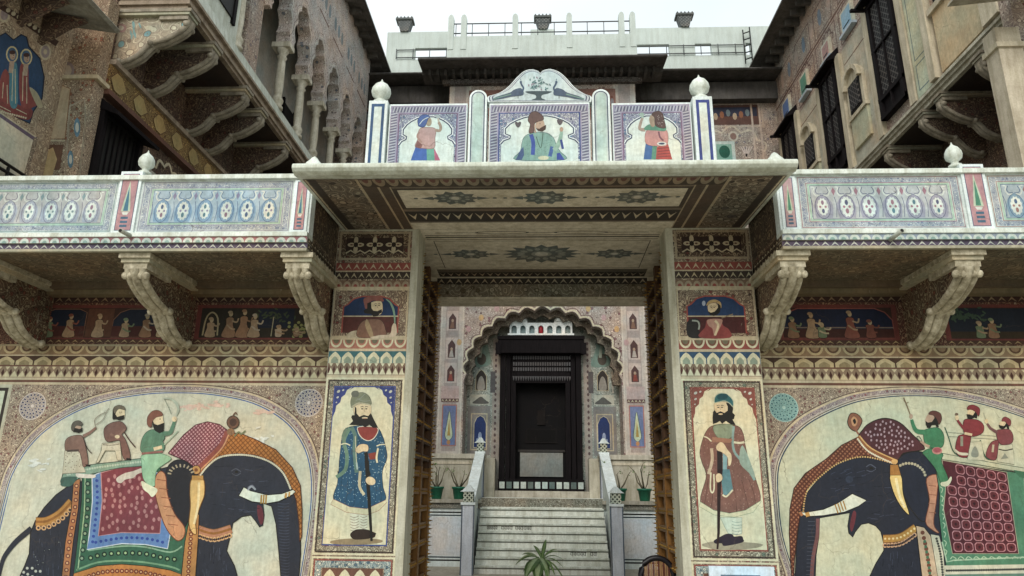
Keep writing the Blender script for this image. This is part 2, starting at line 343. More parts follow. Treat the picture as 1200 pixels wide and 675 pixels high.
# ================================================================== GATEHOUSE
gate=empty('gatehouse',(0,8.3,0),'painted stone gateway at the centre with open spiked doors and two guard portraits','gateway')
YG=8.3
for s_ in (-1,1):
    m=MB(); a,b=sorted((s_*1.53,s_*2.56)); m.box(a,b,YG,8.75,0,4.80,JAMB)
    a,b=sorted((s_*1.72,s_*2.56)); m.box(a,b,8.75,10.8,0,4.80,FILB); m.build('pillar',gate)
    x0,x1=sorted((s_*1.62,s_*2.555))
    p=Paint('y',YG,-1)
    p.rect(x0,x1,0,4.78,FILB)
    # lattice flower panel on top
    p.frame(x0+.02,x1-.02,4.40,4.77,.025,TAN)
    p.rect(x0+.05,x1-.05,4.43,4.745,P('#3b2c26',.2)); p.frame(x0+.05,x1-.05,4.43,4.745,.055,FILD)
    xm=(x0+x1)/2
    for i in (-1,0,1):
        for a_ in range(4):
            t=a_*math.pi/2; p.ell(xm+i*.24+.055*math.cos(t),4.60+.06*math.sin(t),.05,.028,LTAN,t,10,True)
    p.up()
    for i in (-1,0,1): p.ell(xm+i*.24,4.60,.03,.035,P('#2b211e',.1),n=8,hold=True); p.ell(xm+i*.24+.055,4.60,.02,.012,BRN,n=6,hold=True); p.ell(xm+i*.24-.055,4.60,.02,.012,BRN,n=6,hold=True)
    p.up(); p.line([(xm-.36+.06*i,4.50+(.025 if i%2 else -.012)) for i in range(13)],.018,LTAN,False)
    p.zig(x0,x1,4.26,4.36,9,RED,LTAN); p.rect(x0,x1,4.245,4.26,LTAN); p.zig(x0,x1,4.15,4.24,10,P('#40352d',.2),P('#b9ad8c',.2))
    p.scal(x0,x1,4.05,4.13,9,P('#7b6450',.3),P('#9f9078',.3),RED,up=True); p.rect(x0,x1,4.02,4.05,LTAN)
    # friezes under small portrait
    p.rect(x0,x1,3.385,3.42,LTAN)
    p.scal(x0,x1,3.275,3.385,6,P('#a5705f' if s_<0 else '#8c4a42',.3),CREAM2,P('#6f6a55',.2),line=P('#a5705f' if s_<0 else '#77503f',.2)); p.rect(x0,x1,3.245,3.275,LTAN)
    p.petals(x0,x1,3.10,3.245,6,P('#3d6a70' if s_<0 else '#33506b',.25),CREAM2,P('#8d9a86',.2))
    p.diam(x0,x1,2.955,3.10,12,P('#7d6a58',.3),CREAM2,P('#4d3029',.2)); p.rect(x0,x1,2.925,2.955,LTAN)
    # small portrait surround
    p.frame(x0+.005,x1-.005,3.415,4.02,.018,LTAN); p.frame(x0+.03,x1-.03,3.44,3.995,.07,FILB)
    # large portrait frame
    p.frame(x0,x1,.945,2.925,.022,CREAM2); p.frame(x0+.03,x1-.03,.975,2.895,.012,DKL); p.frame(x0+.045,x1-.045,.99,2.88,.045,FILG)
    p.frame(x0+.10,x1-.10,1.045,2.825,.012,BLUE if s_<0 else RED)
    # lower panel
    p.frame(x0,x1,.10,.93,.02,CREAM2); p.frame(x0+.03,x1-.03,.13,.90,.012,RED); p.frame(x0+.045,x1-.045,.145,.885,.07,FIL('#8fa0a0','#cfd3c4','#394048','#5b7480',22,.03))
    p.petals(x0+.13,x1-.13,.62,.81,4,BRN,CREAM2,TEAL); p.rect(x0+.13,x1-.13,.22,.62,FILP)
    p.build('wall_painting',gate)['label']='bands of zigzag and lotus friezes round the %s pair of portraits'%('left' if s_<0 else 'right')
# lintel over rear of the passage, passage ceiling
m=MB(); m.box(-1.72,1.72,10.35,10.8,4.46,4.80,BEIGE); m.build('lintel',gate)
p=Paint('y',10.35,-1); p.zig(-1.6,1.6,4.69,4.79,24,DKL,TAN); p.rect(-1.6,1.6,4.49,4.69,FIL('#807767','#a39a86','#57503f','#6a5f4c',9,.05)); p.build('lintel_painting',gate)
m=MB(); m.box(-2.5,2.5,8.3,11.2,4.80,4.95,BEIGE); m.build('ceiling',gate)
m=MB(); m.box(-2.56,2.56,7.25,11.2,4.96,5.0,WHITE); m.build('terrace_floor',gate)
def medallion(p,cx,cy,rx,ry,big=False):
    dk=P('#666b66',.35); md=P('#94978c',.3)
    N=16 if big else 10
    q=[]
    for i in range(N*2):
        a=math.pi*i/N; f=1 if i%2==0 else .74; q.append((cx+rx*f*math.cos(a),cy+ry*f*math.sin(a)))
    p.poly(q,dk,False)
    for i in range(N):
        a=2*math.pi*(i+.5)/N; p.ell(cx+rx*.52*math.cos(a),cy+ry*.52*math.sin(a),rx*.11,ry*.11,md,a,6,True)
    p.up(); p.ell(cx,cy,rx*.26,ry*.3,md); p.ell(cx,cy,rx*.17,ry*.22,P('#c9c6b8',.1))
    if not big:
        for s in (-1,1):
            p.poly([(cx+s*rx*.9,cy-ry*.25),(cx+s*rx*1.45,cy),(cx+s*rx*.9,cy+ry*.25)],dk,False,hold=True); p.ell(cx+s*rx*1.62,cy,rx*.1,ry*.12,dk,n=6,hold=True)
        p.up()
p=Paint('z',4.80,-1); p.rect(-1.55,1.55,8.32,10.33,BEIGE)
for a,b in ((8.5,8.52),(8.56,8.6),(8.66,8.675)): p.rect(-1.5,1.5,a,b,P('#4d4438',.2),True)
p.up(); p.line([(-1.35,8.42),(1.35,8.42)],.012,DKL,False)
for cx in (-.5,.5): p.ell(cx,8.42,.35,.05,DKL,n=24); p.ell(cx,8.42,.31,.035,BEIGE,n=24)
p.frame(-1.42,1.42,8.72,9.88,.012,P('#5b5346',.2)); p.rect(-1.55,1.55,9.93,10.30,P('#6d6353',.3)); p.zig(-1.55,1.55,10.08,10.3,26,DKL,TAN)
medallion(p,-.98,9.25,.30,.2); medallion(p,1.0,9.25,.30,.2); medallion(p,0,9.25,.55,.38,True); p.build('ceiling_painting',gate)
# door leaves
WDK=WOOD('#241811','#4a3322',.5,'dark_teak'); WMD=WOOD('#38261a','#5f432b',.5,'brown_teak'); WGD=WOOD('#5b3d1d','#8a6330',.45,'golden_teak'); BRASS=P('#a8823c',.05,.35,.2,.7,name='brass')
for s_ in (-1,1):
    lf=MB(); T=lambda x,y,z,s=s_:(s*x,y,z); lf.T=T
    y0,y1=8.62,10.22; X0,X1=1.60,1.645
    lf.box(X1,X1+.04,y0,y1,.04,4.66,WDK)
    for (a,b) in ((y0,y0+.16),(y1-.14,y1),((y0+y1)/2-.06,(y0+y1)/2+.06)):
        lf.box(X0-.05,X1,a,b,.04,1.95,WGD); lf.box(X0-.045,X1,a,b,1.95,4.66,WMD)
    z=.1;rails=[]
    while z<4.6:
        lf.box(X0-.035,X1,y0+.16,y1-.14,z,z+.075,WGD if z<1.9 else WDK); rails.append(z+.037); z+=.215
    # the little square carvings between rails
    for z in rails[:-1]:
        for k in range(2):
            ya=y0+.2+k*.74
            for j in range(3): lf.box(X1-.012,X1-.002,ya+.03+j*.21,ya+.17+j*.21,z+.065,z+.145,WOOD('#3a2817','#6d4c28',.5))
    d=lf.build('door_leaf',gate); d['label']='%s door leaf studded with brass spikes'%('left' if s_<0 else 'right')
    sp=MB(); sp.T=T; single=[]
    def cone(x,y,z,r,h):
        n=6
        if len(single)<50 and y<y0+.12 and .7<z<3.6:
            one=MB(); one.T=T; vs=[(x,y+r*math.cos(2*math.pi*i/n),z+r*math.sin(2*math.pi*i/n)) for i in range(n)]+[(x-h,y,z+.006)]
            one.add(vs,[(i,(i+1)%n,n) for i in range(n)],BRASS,True); single.append(one.build('spike',d)); return
        vs=[(x,y+r*math.cos(2*math.pi*i/n),z+r*math.sin(2*math.pi*i/n)) for i in range(n)]+[(x-h,y,z+.006)]
        sp.add(vs,[(i,(i+1)%n,n) for i in range(n)],BRASS,True)
    for z in rails:
        for k in range(9): cone(X0-.035,y0+.22+k*.148,z,.014,.05)
    z=.08
    while z<4.62:
        cone(X0-.05,y0+.05,z,.016,.06); cone(X0-.05,y0+.11,z+.05,.014,.05); cone(X0-.05,y1-.045,z,.016,.06); cone(X0-.05,y1-.1,z+.05,.014,.05); z+=.107
    sp.build('spikes',d)['kind']='stuff'
# ------------------------------------------------------------------ canopy
can=MB()
pf=[(6.50,4.70),(6.44,4.715),(6.41,4.745),(6.41,4.775),(6.43,4.80),(6.47,4.81),(8.3,4.96),(8.3,4.80),(6.62,4.72)]
can.prism(pf,'x',-2.51,2.51,STONE('#b9bdae','#dbe3d9',3,.5,'canopy_stone'))
canopy=can.build('canopy',gate,.006)
# soffit painting (its plane slopes very little, follow it with a thin board)
def sz(y): return 4.72+(y-6.62)*(.08/1.68)-.004
class Sof(Paint):
    def raw(s,pts,m,hold=False):
        q=[s.cv(p) for p in pts]; A=sum(q[i][0]*q[(i+1)%len(q)][1]-q[(i+1)%len(q)][0]*q[i][1] for i in range(len(q)))
        if A>0: q=q[::-1]
        v=[(a,b,sz(b)-s.k*s.st) for a,b in q]; s.mb.add(v,[list(range(len(v)))],m)
        if not hold: s.k+=1
p=Sof('z',4.72,-1); p.rect(-2.47,2.47,6.63,8.28,P('#75695a',.3))
for s_ in (-1,1):
    a,b=sorted((s_*1.93,s_*2.46)); p.rect(a,b,6.64,8.27,FIL('#75695a','#9a8f7c','#3f3831','#5d5550',7,.08),True)
    a,b=sorted((s_*1.60,s_*1.93)); p.rect(a,b,6.64,8.27,P('#574a3e',.3),True)
p.up()
for s_ in (-1,1):
    for c0,c1,mm in ((2.44,2.455,LTAN),(2.34,2.43,P('#40372f',.2)),(1.90,1.93,TAN),(1.72,1.745,TAN),(1.60,1.615,TAN)):
        a,b=sorted((s_*c0,s_*c1)); p.rect(a,b,6.64,8.27,mm,True)
p.up()
p.scal(-1.90,1.90,6.66,6.86,27,P('#463d34',.2),P('#8c7f6a',.3),P('#6b4a42',.2),up=True)
p.rect(-1.60,1.60,6.9,7.55,BEIGE); p.frame(-1.60,1.60,6.9,7.55,.05,P('#4a4036',.2)); p.rect(-1.60,1.60,7.62,7.98,DKL); p.zig(-1.58,1.58,7.66,7.94,24,DKL,LTAN)
for cx in (-.95,.04,1.05): medallion(p,cx,7.2,.27,.21)
p.rect(-1.6,1.6,8.02,8.27,BEIGE); p.build('canopy_painting',canopy)
def finial(name,parent,x,y,z,r=.09,m=WHITE):
    f=MB(); f.lathe(x,y,[(r*.75,0),(r*.8,.03),(r*.45,.045),(r*.42,.07),(r*.95,.11),(r*1.05,.15),(r*.98,.19),(r*.7,.235),(r*.3,.265),(r*.12,.285),(0.004,.31)],m,20,z); return f.build(name,parent)
for x in (-2.36,2.36): 
    f=MB(); f.lathe(x,6.62,[(.10,0),(.10,.03),(.085,.06),(.05,.1),(.03,.13),(.004,.15)],WHITE,18,4.82); f.build('finial',canopy)
# ------------------------------------------------------------------ portraits
def face_details(p,cx,cy,s,flip=1):
    k=DARK; p.line([(cx-14*s,cy-8*s),(cx-6*s,cy-11*s),(cx-1*s,cy-8*s)],2.4*s,k,True,True); p.line([(cx+4*s,cy-8*s),(cx+10*s,cy-11*s),(cx+17*s,cy-8*s)],2.4*s,k,True)
    p.ell(cx-7*s,cy-1*s,5*s,2.6*s,k,n=8,hold=True); p.ell(cx+10*s,cy-1*s,5*s,2.6*s,k,n=8,hold=True); p.line([(cx+1*s,cy-5*s),(cx+1*s,cy+8*s),(cx+5*s,cy+10*s)],1.6*s,BRN,False)
SKIN=P('#cdbb96',.08,.7,.1); SKN2=P('#a58d78',.1,.7,.1); BLK=P('#17150f',.04,.6,.1); MAU=P('#80604f',.2)
def spandrels(p,x0,x1,z0,z1,col,ins=.2,drop=.34):
    for s_ in (0,1):
        X=(lambda u:x0+u) if s_==0 else (lambda u:x1-u)
        q=[(X(0),z1),(X(ins+.03),z1),(X(ins),z1-.02),(X(ins-.05),z1-.035),(X(ins-.07),z1-.09),(X(.09),z1-.12),(X(.08),z1-.18),(X(.035),z1-.22),(X(.03),z1-.28),(X(.008),z1-drop),(X(0),z1-drop)]
        p.poly(q,col,False,hold=True)
    p.up()
    for s_ in (0,1):
        X=(lambda u:x0+u) if s_==0 else (lambda u:x1-u)
        p.line([(X(ins),z1-.006),(X(ins-.05),z1-.035),(X(ins-.07),z1-.09),(X(.09),z1-.12),(X(.08),z1-.18),(X(.035),z1-.22),(X(.03),z1-.28),(X(.008),z1-drop)],.008,CREAM2,False,True)
        for (u,v,r) in ((.045,.05,.022),(.10,.035,.015),(.04,.12,.016),(.03,.18,.01)): p.ell(X(u),z1-v,r,r*.7,P('#b9bcb0',.1),.6,8,True)
    p.up()
# left guard
p=Paint('y',YG,-1,60); p.rect(-2.445,-1.735,1.06,2.81,CREAM2); spandrels(p,-2.445,-1.735,1.06,2.81,P('#39437a',.15))
p.build('portrait_ground',gate)
p=Paint('y',YG,-1,66); p.zoom(370,540,5.0)
p.poly([(90,470),(200,455),(370,460),(380,480),(250,492),(110,488)],P('#8d7d5f',.3)); 
p.poly([(200,300),(305,300),(302,410),(210,420)],P('#cfcdb4',.1),False)
for i in range(6): p.line([(203,325+i*16),(228,332+i*16),(255,322+i*16)],2.5,BRN,True,True); p.line([(262,325+i*16),(280,332+i*16),(302,325+i*16)],2.5,BRN,True,True)
p.up(); p.poly([(203,428),(230,405),(262,400),(300,402),(350,422),(352,432),(335,452),(240,462),(210,450)],P('#33261f',.1))
ZK=lambda l:[((380+x/5.62-370)*5,(440+y/5.62-540)*5) for x,y in l]
coat=ZK([(150,345),(120,390),(110,470),(100,560),(95,640)])+[(130,60),(128,130),(105,228),(200,272),(300,282),(408,232),(395,150),(392,60)]+ZK([(415,540),(400,450),(385,400),(350,345),(250,330)])
p.poly(coat,P('#27506b',.12),True,BLK,2.5); p.specks(coat,170,2.6,P('#8fb0bd',.1)); p.specks(coat,60,2.2,P('#b9c7c0',.05))
for q in ([(160,60),(150,140),(135,235)],[(190,110),(185,200),(170,262)],[(230,150),(228,220),(222,275)],[(350,80),(355,170),(345,270)],[(375,60),(382,150),(385,245)]): p.line(q,2.4,P('#173447'),True,True)
p.up(); p.poly([(105,225),(88,255),(180,302),(300,318),(370,292),(416,245),(409,230),(300,281),(200,270)],P('#d0c7a2',.1),False,RED,2.2)
p.zoom(380,440,5.62)
p.poly([(230,338),(350,345),(335,405),(292,430),(250,412),(225,375)],P('#8c3f39',.2),True,P('#d9d6c0',.1),5)
p.line([(180,340),(205,400),(200,480),(205,560),(215,640)],26,P('#5d7a70',.2)); p.line([(170,345),(130,430),(150,520),(140,620),(80,670)],24,P('#66836f',.2)); p.line([(205,400),(212,560),(218,620)],4,CREAM2)
p.line([(150,350),(125,400),(135,440)],20,P('#6a7f6c',.2)); p.line([(112,455),(140,448),(172,460)],7,CREAM2,True,True); p.line([(345,465),(375,455),(402,455)],7,CREAM2,True)
p.poly([(290,515),(340,505),(345,550),(300,555)],P('#7d3a30',.2),False); p.line([(355,480),(345,540),(350,575)],12,P('#cfc9a8',.1))
p.line([(275,505),(285,620),(296,660)],24,BLK,False); p.zoom(370,540,5.0); p.line([(300,0),(306,120),(318,300),(328,470)],lambda t:26-12*t,BLK,False); p.line([(315,440),(350,425)],9,BLK,False)
p.ell(322,118,30,24,SKIN,.4); p.line([(262,60),(258,150),(285,200)],16,P('#c4bb9a',.1)); p.line([(240,10),(245,50)],10,P('#a9b7ac',.1),False)
p.zoom(380,440,5.62); p.poly([(205,490),(235,455),(280,455),(292,475),(285,500),(255,500),(225,512)],SKIN,True,BRN,1.8)
p.poly([(200,205),(250,185),(305,192),(308,250),(292,290),(250,300),(215,282),(195,240)],SKIN,True,BRN,1.5)
p.poly([(178,275),(186,262),(200,262),(203,205),(213,215),(214,250),(232,272),(262,260),(290,268),(308,248),(325,285),(356,345),(322,345),(298,325),(270,342),(250,330),(222,328),(165,326),(190,300)],BLK,False)
p.ell(268,280,20,6,SKIN,n=10); p.line([(258,284),(280,284)],3,P('#9c4b40'),False); face_details(p,262,222,1.6)
p.poly([(180,212),(176,160),(200,125),(255,112),(298,140),(310,192),(250,180),(205,196)],P('#7d8068',.2),True,BLK,2); p.ell(205,122,27,22,P('#6a6c60',.2)); p.line([(182,208),(230,182),(306,194)],8,P('#b0a98c',.1)); p.line([(215,150),(260,170),(305,165)],4,P('#8d8f80')); p.line([(210,165),(240,150),(270,120)],4,P('#8d8f80'))
o=p.build('guard_portrait',gate); o['label']='painted bearded guard in a blue spotted coat leaning on a dark staff'
# right guard
p=Paint('y',YG,-1,60); p.rect(1.735,2.445,1.06,2.81,CREAM2); spandrels(p,1.735,2.445,1.06,2.81,P('#7d4a40',.15)); p.build('portrait_ground',gate)
p=Paint('y',YG,-1,66); p.zoom(790,550,5.4)
p.poly([(175,475),(260,455),(440,460),(560,475),(500,500),(300,512),(210,495)],P('#96907a',.3))
p.poly([(292,305),(428,305),(428,405),(395,415),(340,405),(318,360)],P('#c3cdb9',.1),False,P('#5f7f78'),2)
for i in range(5): p.line([(365,330+i*19),(395,336+i*19),(427,332+i*19)],2.5,P('#5f7f78'),True,True)
p.up(); p.poly([(250,452),(285,430),(330,408),(368,412),(380,425),(425,422),(436,440),(432,462),(320,485),(300,468),(262,470)],P('#2a2430',.1))
ZM=lambda l:[((790+x/5.625-790)*5.4,(440+y/5.625-550)*5.4) for x,y in l]
coat=ZM([(245,335),(210,370),(185,430),(168,510),(185,580),(205,630)])+[(200,60),(165,205),(250,257),(350,276),(450,257),(545,200),(515,60)]+ZM([(500,590),(470,470),(455,385),(420,335),(320,320)])
p.poly(coat,P('#7a574c',.15),True,BLK,2.5); p.specks(coat,150,3.2,P('#9a7a6c',.1),1.4); p.specks(coat,90,2.6,P('#54363a',.1))
for q in ([(215,60),(205,140),(190,225)],[(245,110),(240,200),(230,248)],[(380,120),(390,200),(395,268)],[(430,80),(450,160),(470,245)],[(470,60),(500,140),(515,215)]): p.line(q,2.4,P('#4a2f2a'),True,True)
p.up(); p.poly([(165,205),(158,235),(250,288),(380,303),(500,272),(552,200),(545,200),(450,259),(350,278),(250,259)],P('#d0cba8',.1),False,P('#6d8a6e'),2.2)
p.zoom(790,440,5.625)
p.poly([(262,332),(380,325),(392,380),(365,415),(320,425),(275,395)],P('#83927a',.15),True,P('#5a6b58'),3)
p.line([(392,335),(385,420),(395,500),(440,560),(500,640),(530,690)],16,P('#7f9a93',.15)); p.poly([(450,460),(520,620),(530,675),(490,640),(430,570)],P('#8fa090',.2))
p.line([(195,402),(220,412),(245,435)],8,CREAM2,True,True); p.line([(392,440),(430,445),(462,440)],14,CREAM2,True)
p.poly([(250,405),(385,420),(370,445),(250,440)],P('#99705a',.1),False); p.line([(245,480),(250,560),(225,650)],20,P('#b9a78c',.1)); p.poly([(320,510),(350,530),(345,680),(320,690)],P('#7fa3a5',.1),False)
p.zoom(790,550,5.4); p.poly([(300,0),(350,0),(372,130),(345,165),(310,160),(300,90)],P('#5b8389',.15),False); p.line([(305,160),(330,172),(370,130)],10,CREAM2); p.line([(232,20),(228,120),(240,148),(252,120),(250,30)],9,CREAM2)
p.zoom(790,440,5.625); p.line([(298,485),(300,560),(300,640)],34,P('#2a2524',.05),False); p.zoom(790,550,5.4); p.line([(292,0),(284,100),(282,200),(280,400),(273,505)],lambda t:30-18*t,P('#2b1c1c',.05),False)
p.poly([(262,40),(280,25),(300,35),(305,60),(290,78),(268,80)],SKIN,True,BRN,1.5)
p.zoom(790,440,5.625); p.poly([(275,470),(300,440),(325,448),(352,490),(376,520),(378,560),(370,592),(355,592),(350,540),(310,505),(285,495)],SKIN,True,BRN,1.6)
p.poly([(268,182),(340,175),(366,205),(366,240),(345,262),(290,272),(268,232)],SKIN,True,BRN,1.5)
p.poly([(256,240),(266,228),(280,248),(305,236),(330,248),(352,232),(352,205),(340,180),(372,185),(388,215),(384,245),(400,262),(392,288),(384,290),(404,326),(372,322),(340,300),(315,318),(300,300),(282,312),(255,320),(252,280)],BLK,False)
p.ell(305,255,16,5,SKIN,n=8); face_details(p,300,212,1.45)
p.poly([(264,178),(272,135),(312,116),(358,132),(388,168),(386,205),(362,182),(330,168),(290,176)],P('#2f6265',.15),True,P('#a9b59c',.1),5); p.ell(318,140,38,20,P('#1f4a50',.1),-.15)
o=p.build('guard_portrait',gate); o['label']='painted bearded guard in a maroon coat with a teal cap holding a long staff'
# small portraits
def smallframe(p,x0,x1,z0,z1,blue,low):
    p.rect(x0,x1,z0,z1,FILB if True else None); xi0,xi1=x0+.08,x1-.08
    zm=z0+(z1-z0)*.42
    p.rect(xi0,xi1,z0+.02,zm,low,True)
    h=z1-.06; p.poly([(xi0,zm),(xi0,h-.13),(xi0+.05,h-.1),(xi0+.12,h-.03),(xi0+.22,h),(xi1-.22,h),(xi1-.12,h-.03),(xi1-.05,h-.1),(xi1,h-.13),(xi1,zm)],blue,False)
    p.line([(xi0,z0+.02),(xi0,h-.13),(xi0+.05,h-.1),(xi0+.12,h-.03),(xi0+.22,h),(xi1-.22,h),(xi1-.12,h-.03),(xi1-.05,h-.1),(xi1,h-.13),(xi1,z0+.02)],.018,P('#9c4f45',.2),False)
    p.rect(xi0,xi1,zm-.006,zm+.008,LTAN)
p=Paint('y',YG,-1,60); smallframe(p,-2.50,-1.66,3.45,3.985,P('#1f3558',.12,.7,.3),P('#542f2a',.2)); p.zoom(380,320,5.19)
p.poly([(140,395),(150,365),(190,350),(230,358),(250,392)],P('#b9b097',.1)); p.poly([(205,335),(240,290),(300,280),(350,290),(372,340),(368,385),(210,392)],MAU,True,BLK,2); p.poly([(260,280),(285,330),(300,385),(280,390),(250,320)],P('#a58f6d'))
p.poly([(280,392),(340,378),(400,372),(412,325),(425,305),(438,320),(432,385),(330,398)],P('#c9b9a0',.1)); p.line([(375,158),(405,185),(425,240),(430,310)],lambda t:4+9*math.sin(t*3),P('#7fa08c',.1))
p.poly([(245,195),(240,160),(270,145),(340,142),(362,165),(350,175),(290,170),(265,215),(250,215)],P('#8a564c',.2)); p.poly([(285,180),(345,172),(356,215),(345,250),(300,255),(280,220)],SKIN,True,BRN,1.5)
p.poly([(262,215),(262,185),(285,175),(288,215),(300,230),(325,232),(350,220),(352,240),(335,250),(328,262),(300,265),(285,250),(245,245),(240,228)],BLK,False); face_details(p,322,200,1.2)
o=p.build('small_portrait',gate); o['label']='small painted man with raised sword on blue ground'
p=Paint('y',YG,-1,60); smallframe(p,1.66,2.50,3.45,3.985,P('#243f66',.12,.7,.3),P('#4a2626',.2)); p.zoom(780,320,5.2)
p.poly([(140,390),(130,300),(180,275),(212,300),(200,350),(240,390)],P('#2b2a2a',.1)); p.line([(160,290),(195,295),(205,320),(200,345)],10,P('#9aa39a'))
p.poly([(205,392),(240,330),(255,285),(330,285),(350,320),(385,345),(390,395)],P('#8b4340',.2)); p.poly([(255,285),(330,280),(345,300),(300,385),(285,340),(260,320)],P('#b58a78',.1)); p.line([(300,290),(320,320),(300,380)],14,SKIN); p.line([(340,275),(410,250)],6,P('#8a7a60'),False)
p.poly([(248,200),(262,172),(300,162),(335,180),(338,215),(322,190),(290,180)],P('#b59b6a',.1)); p.poly([(258,195),(300,182),(318,200),(315,235),(290,252),(262,240)],SKIN,True,BRN,1.5)
p.poly([(256,232),(275,242),(298,236),(318,212),(318,185),(335,200),(332,235),(318,252),(295,262),(272,258)],BLK,False); face_details(p,285,212,1.0); p.ell(232,185,11,16,P('#aab3c4'))
o=p.build('small_portrait',gate); o['label']='small painted man in a tan turban on blue ground'
# notice on lower right panel
nb=MB(); a=at(830,663,y=8.22); b=at(906,663,y=8.22); nb.box(a.x,b.x,8.20,8.235,.30,a.z,P('#c3d6e4',0,.35,.03)); 
for i in range(5): nb.box(a.x+.12,b.x-.15-.04*(i%2),8.197,8.199,a.z-.10-i*.07,a.z-.085-i*.07,P('#5b6f86',0,.5))
nb.box(a.x+.03,a.x+.05,8.235,8.29,.1,a.z-.05,DKL)
tag(nb.build('notice_board'),'pale blue notice board standing against the foot of the right gate pillar','notice board')
# ================================================================== PARAPET SCREEN ON CANOPY
ps=empty('parapet_screen',(0,6.6,4.8),'white painted screen of three portrait panels standing on the gate canopy','parapet')
YP=6.6; PLT=P('#c6d3cd',.08,.6,.1); PUR=P('#5b5a70',.15); PBL=P('#3c4f86',.15); LIL=P('#9a95aa',.15)
def panel(x0,x1,z1,inner,lab):
    m=MB(); m.box(x0,x1,YP,YP+.12,4.80,z1,WHITE2); pn=m.build('panel',ps,.006)
    p=Paint('y',YP,-1); z0=4.82
    p.rect(x0+.012,x1-.012,z0,z1-.022,LIL); p.rope(x0+.03,x1-.03,z1-.1,z1-.04,.032,P('#68677d',.15),P('#aeb2bb',.1))
    p.rope(x0+.02,x0+.085,z0,z1-.1,.032,P('#68677d',.15),P('#aeb2bb',.1),True); p.k-=2; p.rope(x1-.085,x1-.02,z0,z1-.1,.032,P('#68677d',.15),P('#aeb2bb',.1),True)
    p.rect(x0+.10,x1-.10,z0,z1-.115,PBL if inner else P('#77607a',.15)); p.rect(x0+.113,x1-.113,z0,z1-.125,FIL('#8f93a8','#c3ccd0','#3f4560','#6b86a0',26,.02))
    w_=x1-x0; c=(x0+x1)/2
    aa=[(-.5,0),(-.5,.40),(-.46,.46),(-.38,.5),(-.37,.56),(-.44,.6),(-.44,.68),(-.38,.76),(-.3,.82),(-.2,.87),(-.1,.9)]
    W=w_-.26; H=z1-.13-z0
    q=[(c+u*W,z0+v*H*1.05) for u,v in aa]; q=q+[(2*c-u,v) for u,v in q[::-1]]
    p.line(q[1:-1],.045,WHITE2,False); p.line(q[1:-1],.028,P('#3f4560',.1),False); p.poly(q,PLT,False)
    p.build('border_painting',pn); return pn
pl=panel(-1.60,-.775,5.565,False,''); pc=panel(-.545,.505,5.56,True,''); pr=panel(.735,1.55,5.545,False,'')
# pediment over centre panel
zoomR=(560,75,5.625)
def W6(l,z=zoomR,Y=YP): return [(lambda q:(q.x,q.z))(at(z[0]+x/z[2],z[1]+y/z[2],y=Y)) for x,y in l]
out=W6(spline([(65,250),(66,215),(140,190),(200,150),(250,95),(300,50),(350,35),(395,45),(412,58),(430,42),(480,33),(540,55),(590,100),(640,155),(700,195),(748,215),(746,250)],4,False))
m=MB(); m.prism(out,'y',YP,YP+.12,WHITE2); pd=m.build('pediment',pc,.004)
p=Paint('y',YP,-1); c=(sum(u for u,_ in out)/len(out),5.56)
def sh(k,dz=0): 
    zb=min(v for _,v in out); return [(c[0]+(u-c[0])*k,zb+dz+(v-zb)*k) for u,v in out]
p.poly(sh(.965,.006),P('#4b4f63',.15),False); p.poly(sh(.945,.01),P('#c3cdd0',.1),False); p.poly(sh(.91,.014),P('#5d6277',.15),False); p.poly(sh(.885,.018),P('#bccdcf',.1),False)
p.zoom(*zoomR); G2=P('#5b7d7a',.15); 
p.poly([(320,180),(480,180),(465,195),(425,205),(420,225),(445,238),(355,238),(382,225),(378,205),(335,195)],P('#46555a',.15))
for i in range(46):
    a=random.uniform(math.pi,2*math.pi); r=random.uniform(15,88); p.ell(398+r*math.cos(a),172+r*.95*math.sin(a)*1.05,9,4.5,random.choice([G2,P('#7d9a9a'),P('#8d7f8a'),P('#49606a')]),random.uniform(0,3),7,False)
for s_ in (1,-1):
    X=lambda x:x if s_>0 else 800-x
    p.poly([(X(x),y) for x,y in [(130,215),(210,190),(240,170),(280,160),(300,180),(298,205),(260,212),(215,218),(150,232),(100,235)]],P('#4b5a6e',.1)); p.line([(X(x),y) for x,y in [(292,185),(300,160),(290,140),(283,125)]],11,P('#45566e')); p.ell(X(283),120,8,7,P('#45566e')); p.line([(X(285),112),(X(280),98)],3,P('#45566e'),False); p.line([(X(265),210),(X(265),228)],3,BLK,False)
    p.line([(X(220),200),(X(100),232)],8,P('#6f8d86'),False)
p.build('peacock_painting',pd)
def post(x0,x1,top,flat,cola,colb):
    m=MB(); c=(x0+x1)/2; w_=(x1-x0)/2
    if flat: m.box(x0,x1,YP-.02,YP+.16,4.80,top,WHITE2)
    else:
        q=[(x0,4.80),(x0,top-w_)]+[(c-w_*math.cos(a),top-w_+w_*math.sin(a)) for a in [math.pi*i/12 for i in range(1,12)]]+[(x1,top-w_),(x1,4.80)]
        m.prism(q,'y',YP-.02,YP+.16,WHITE2)
    o=m.build('post',ps,.004); p=Paint('y',YP-.02,-1); e=.03
    if flat: p.rect(x0+e,x1-e,4.8,top-.04,cola); p.rect(x0+e*2,x1-e*2,4.8,top-.075,PLT); 
    else:
        for k,mm in ((.78,P('#4c5568',.1)),(.66,P('#b9c6c2',.1)),(.5,P('#b7cbc2',.1))):
            r=w_*k; p.raw([(c-r,4.8),(c-r,top-w_)]+[(c-r*math.cos(a),top-w_+r*math.sin(a)) for a in [math.pi*i/10 for i in range(1,10)]]+[(c+r,top-w_),(c+r,4.8)],mm)
    p.build('post_painting',o); return o
o1=post(-1.82,-1.62,5.60,True,P('#3d5a80',.12),None); o2=post(1.57,1.77,5.60,True,P('#3c4a8c',.12),None); post(-.755,-.57,5.71,False,0,0); post(.53,.715,5.70,False,0,0)
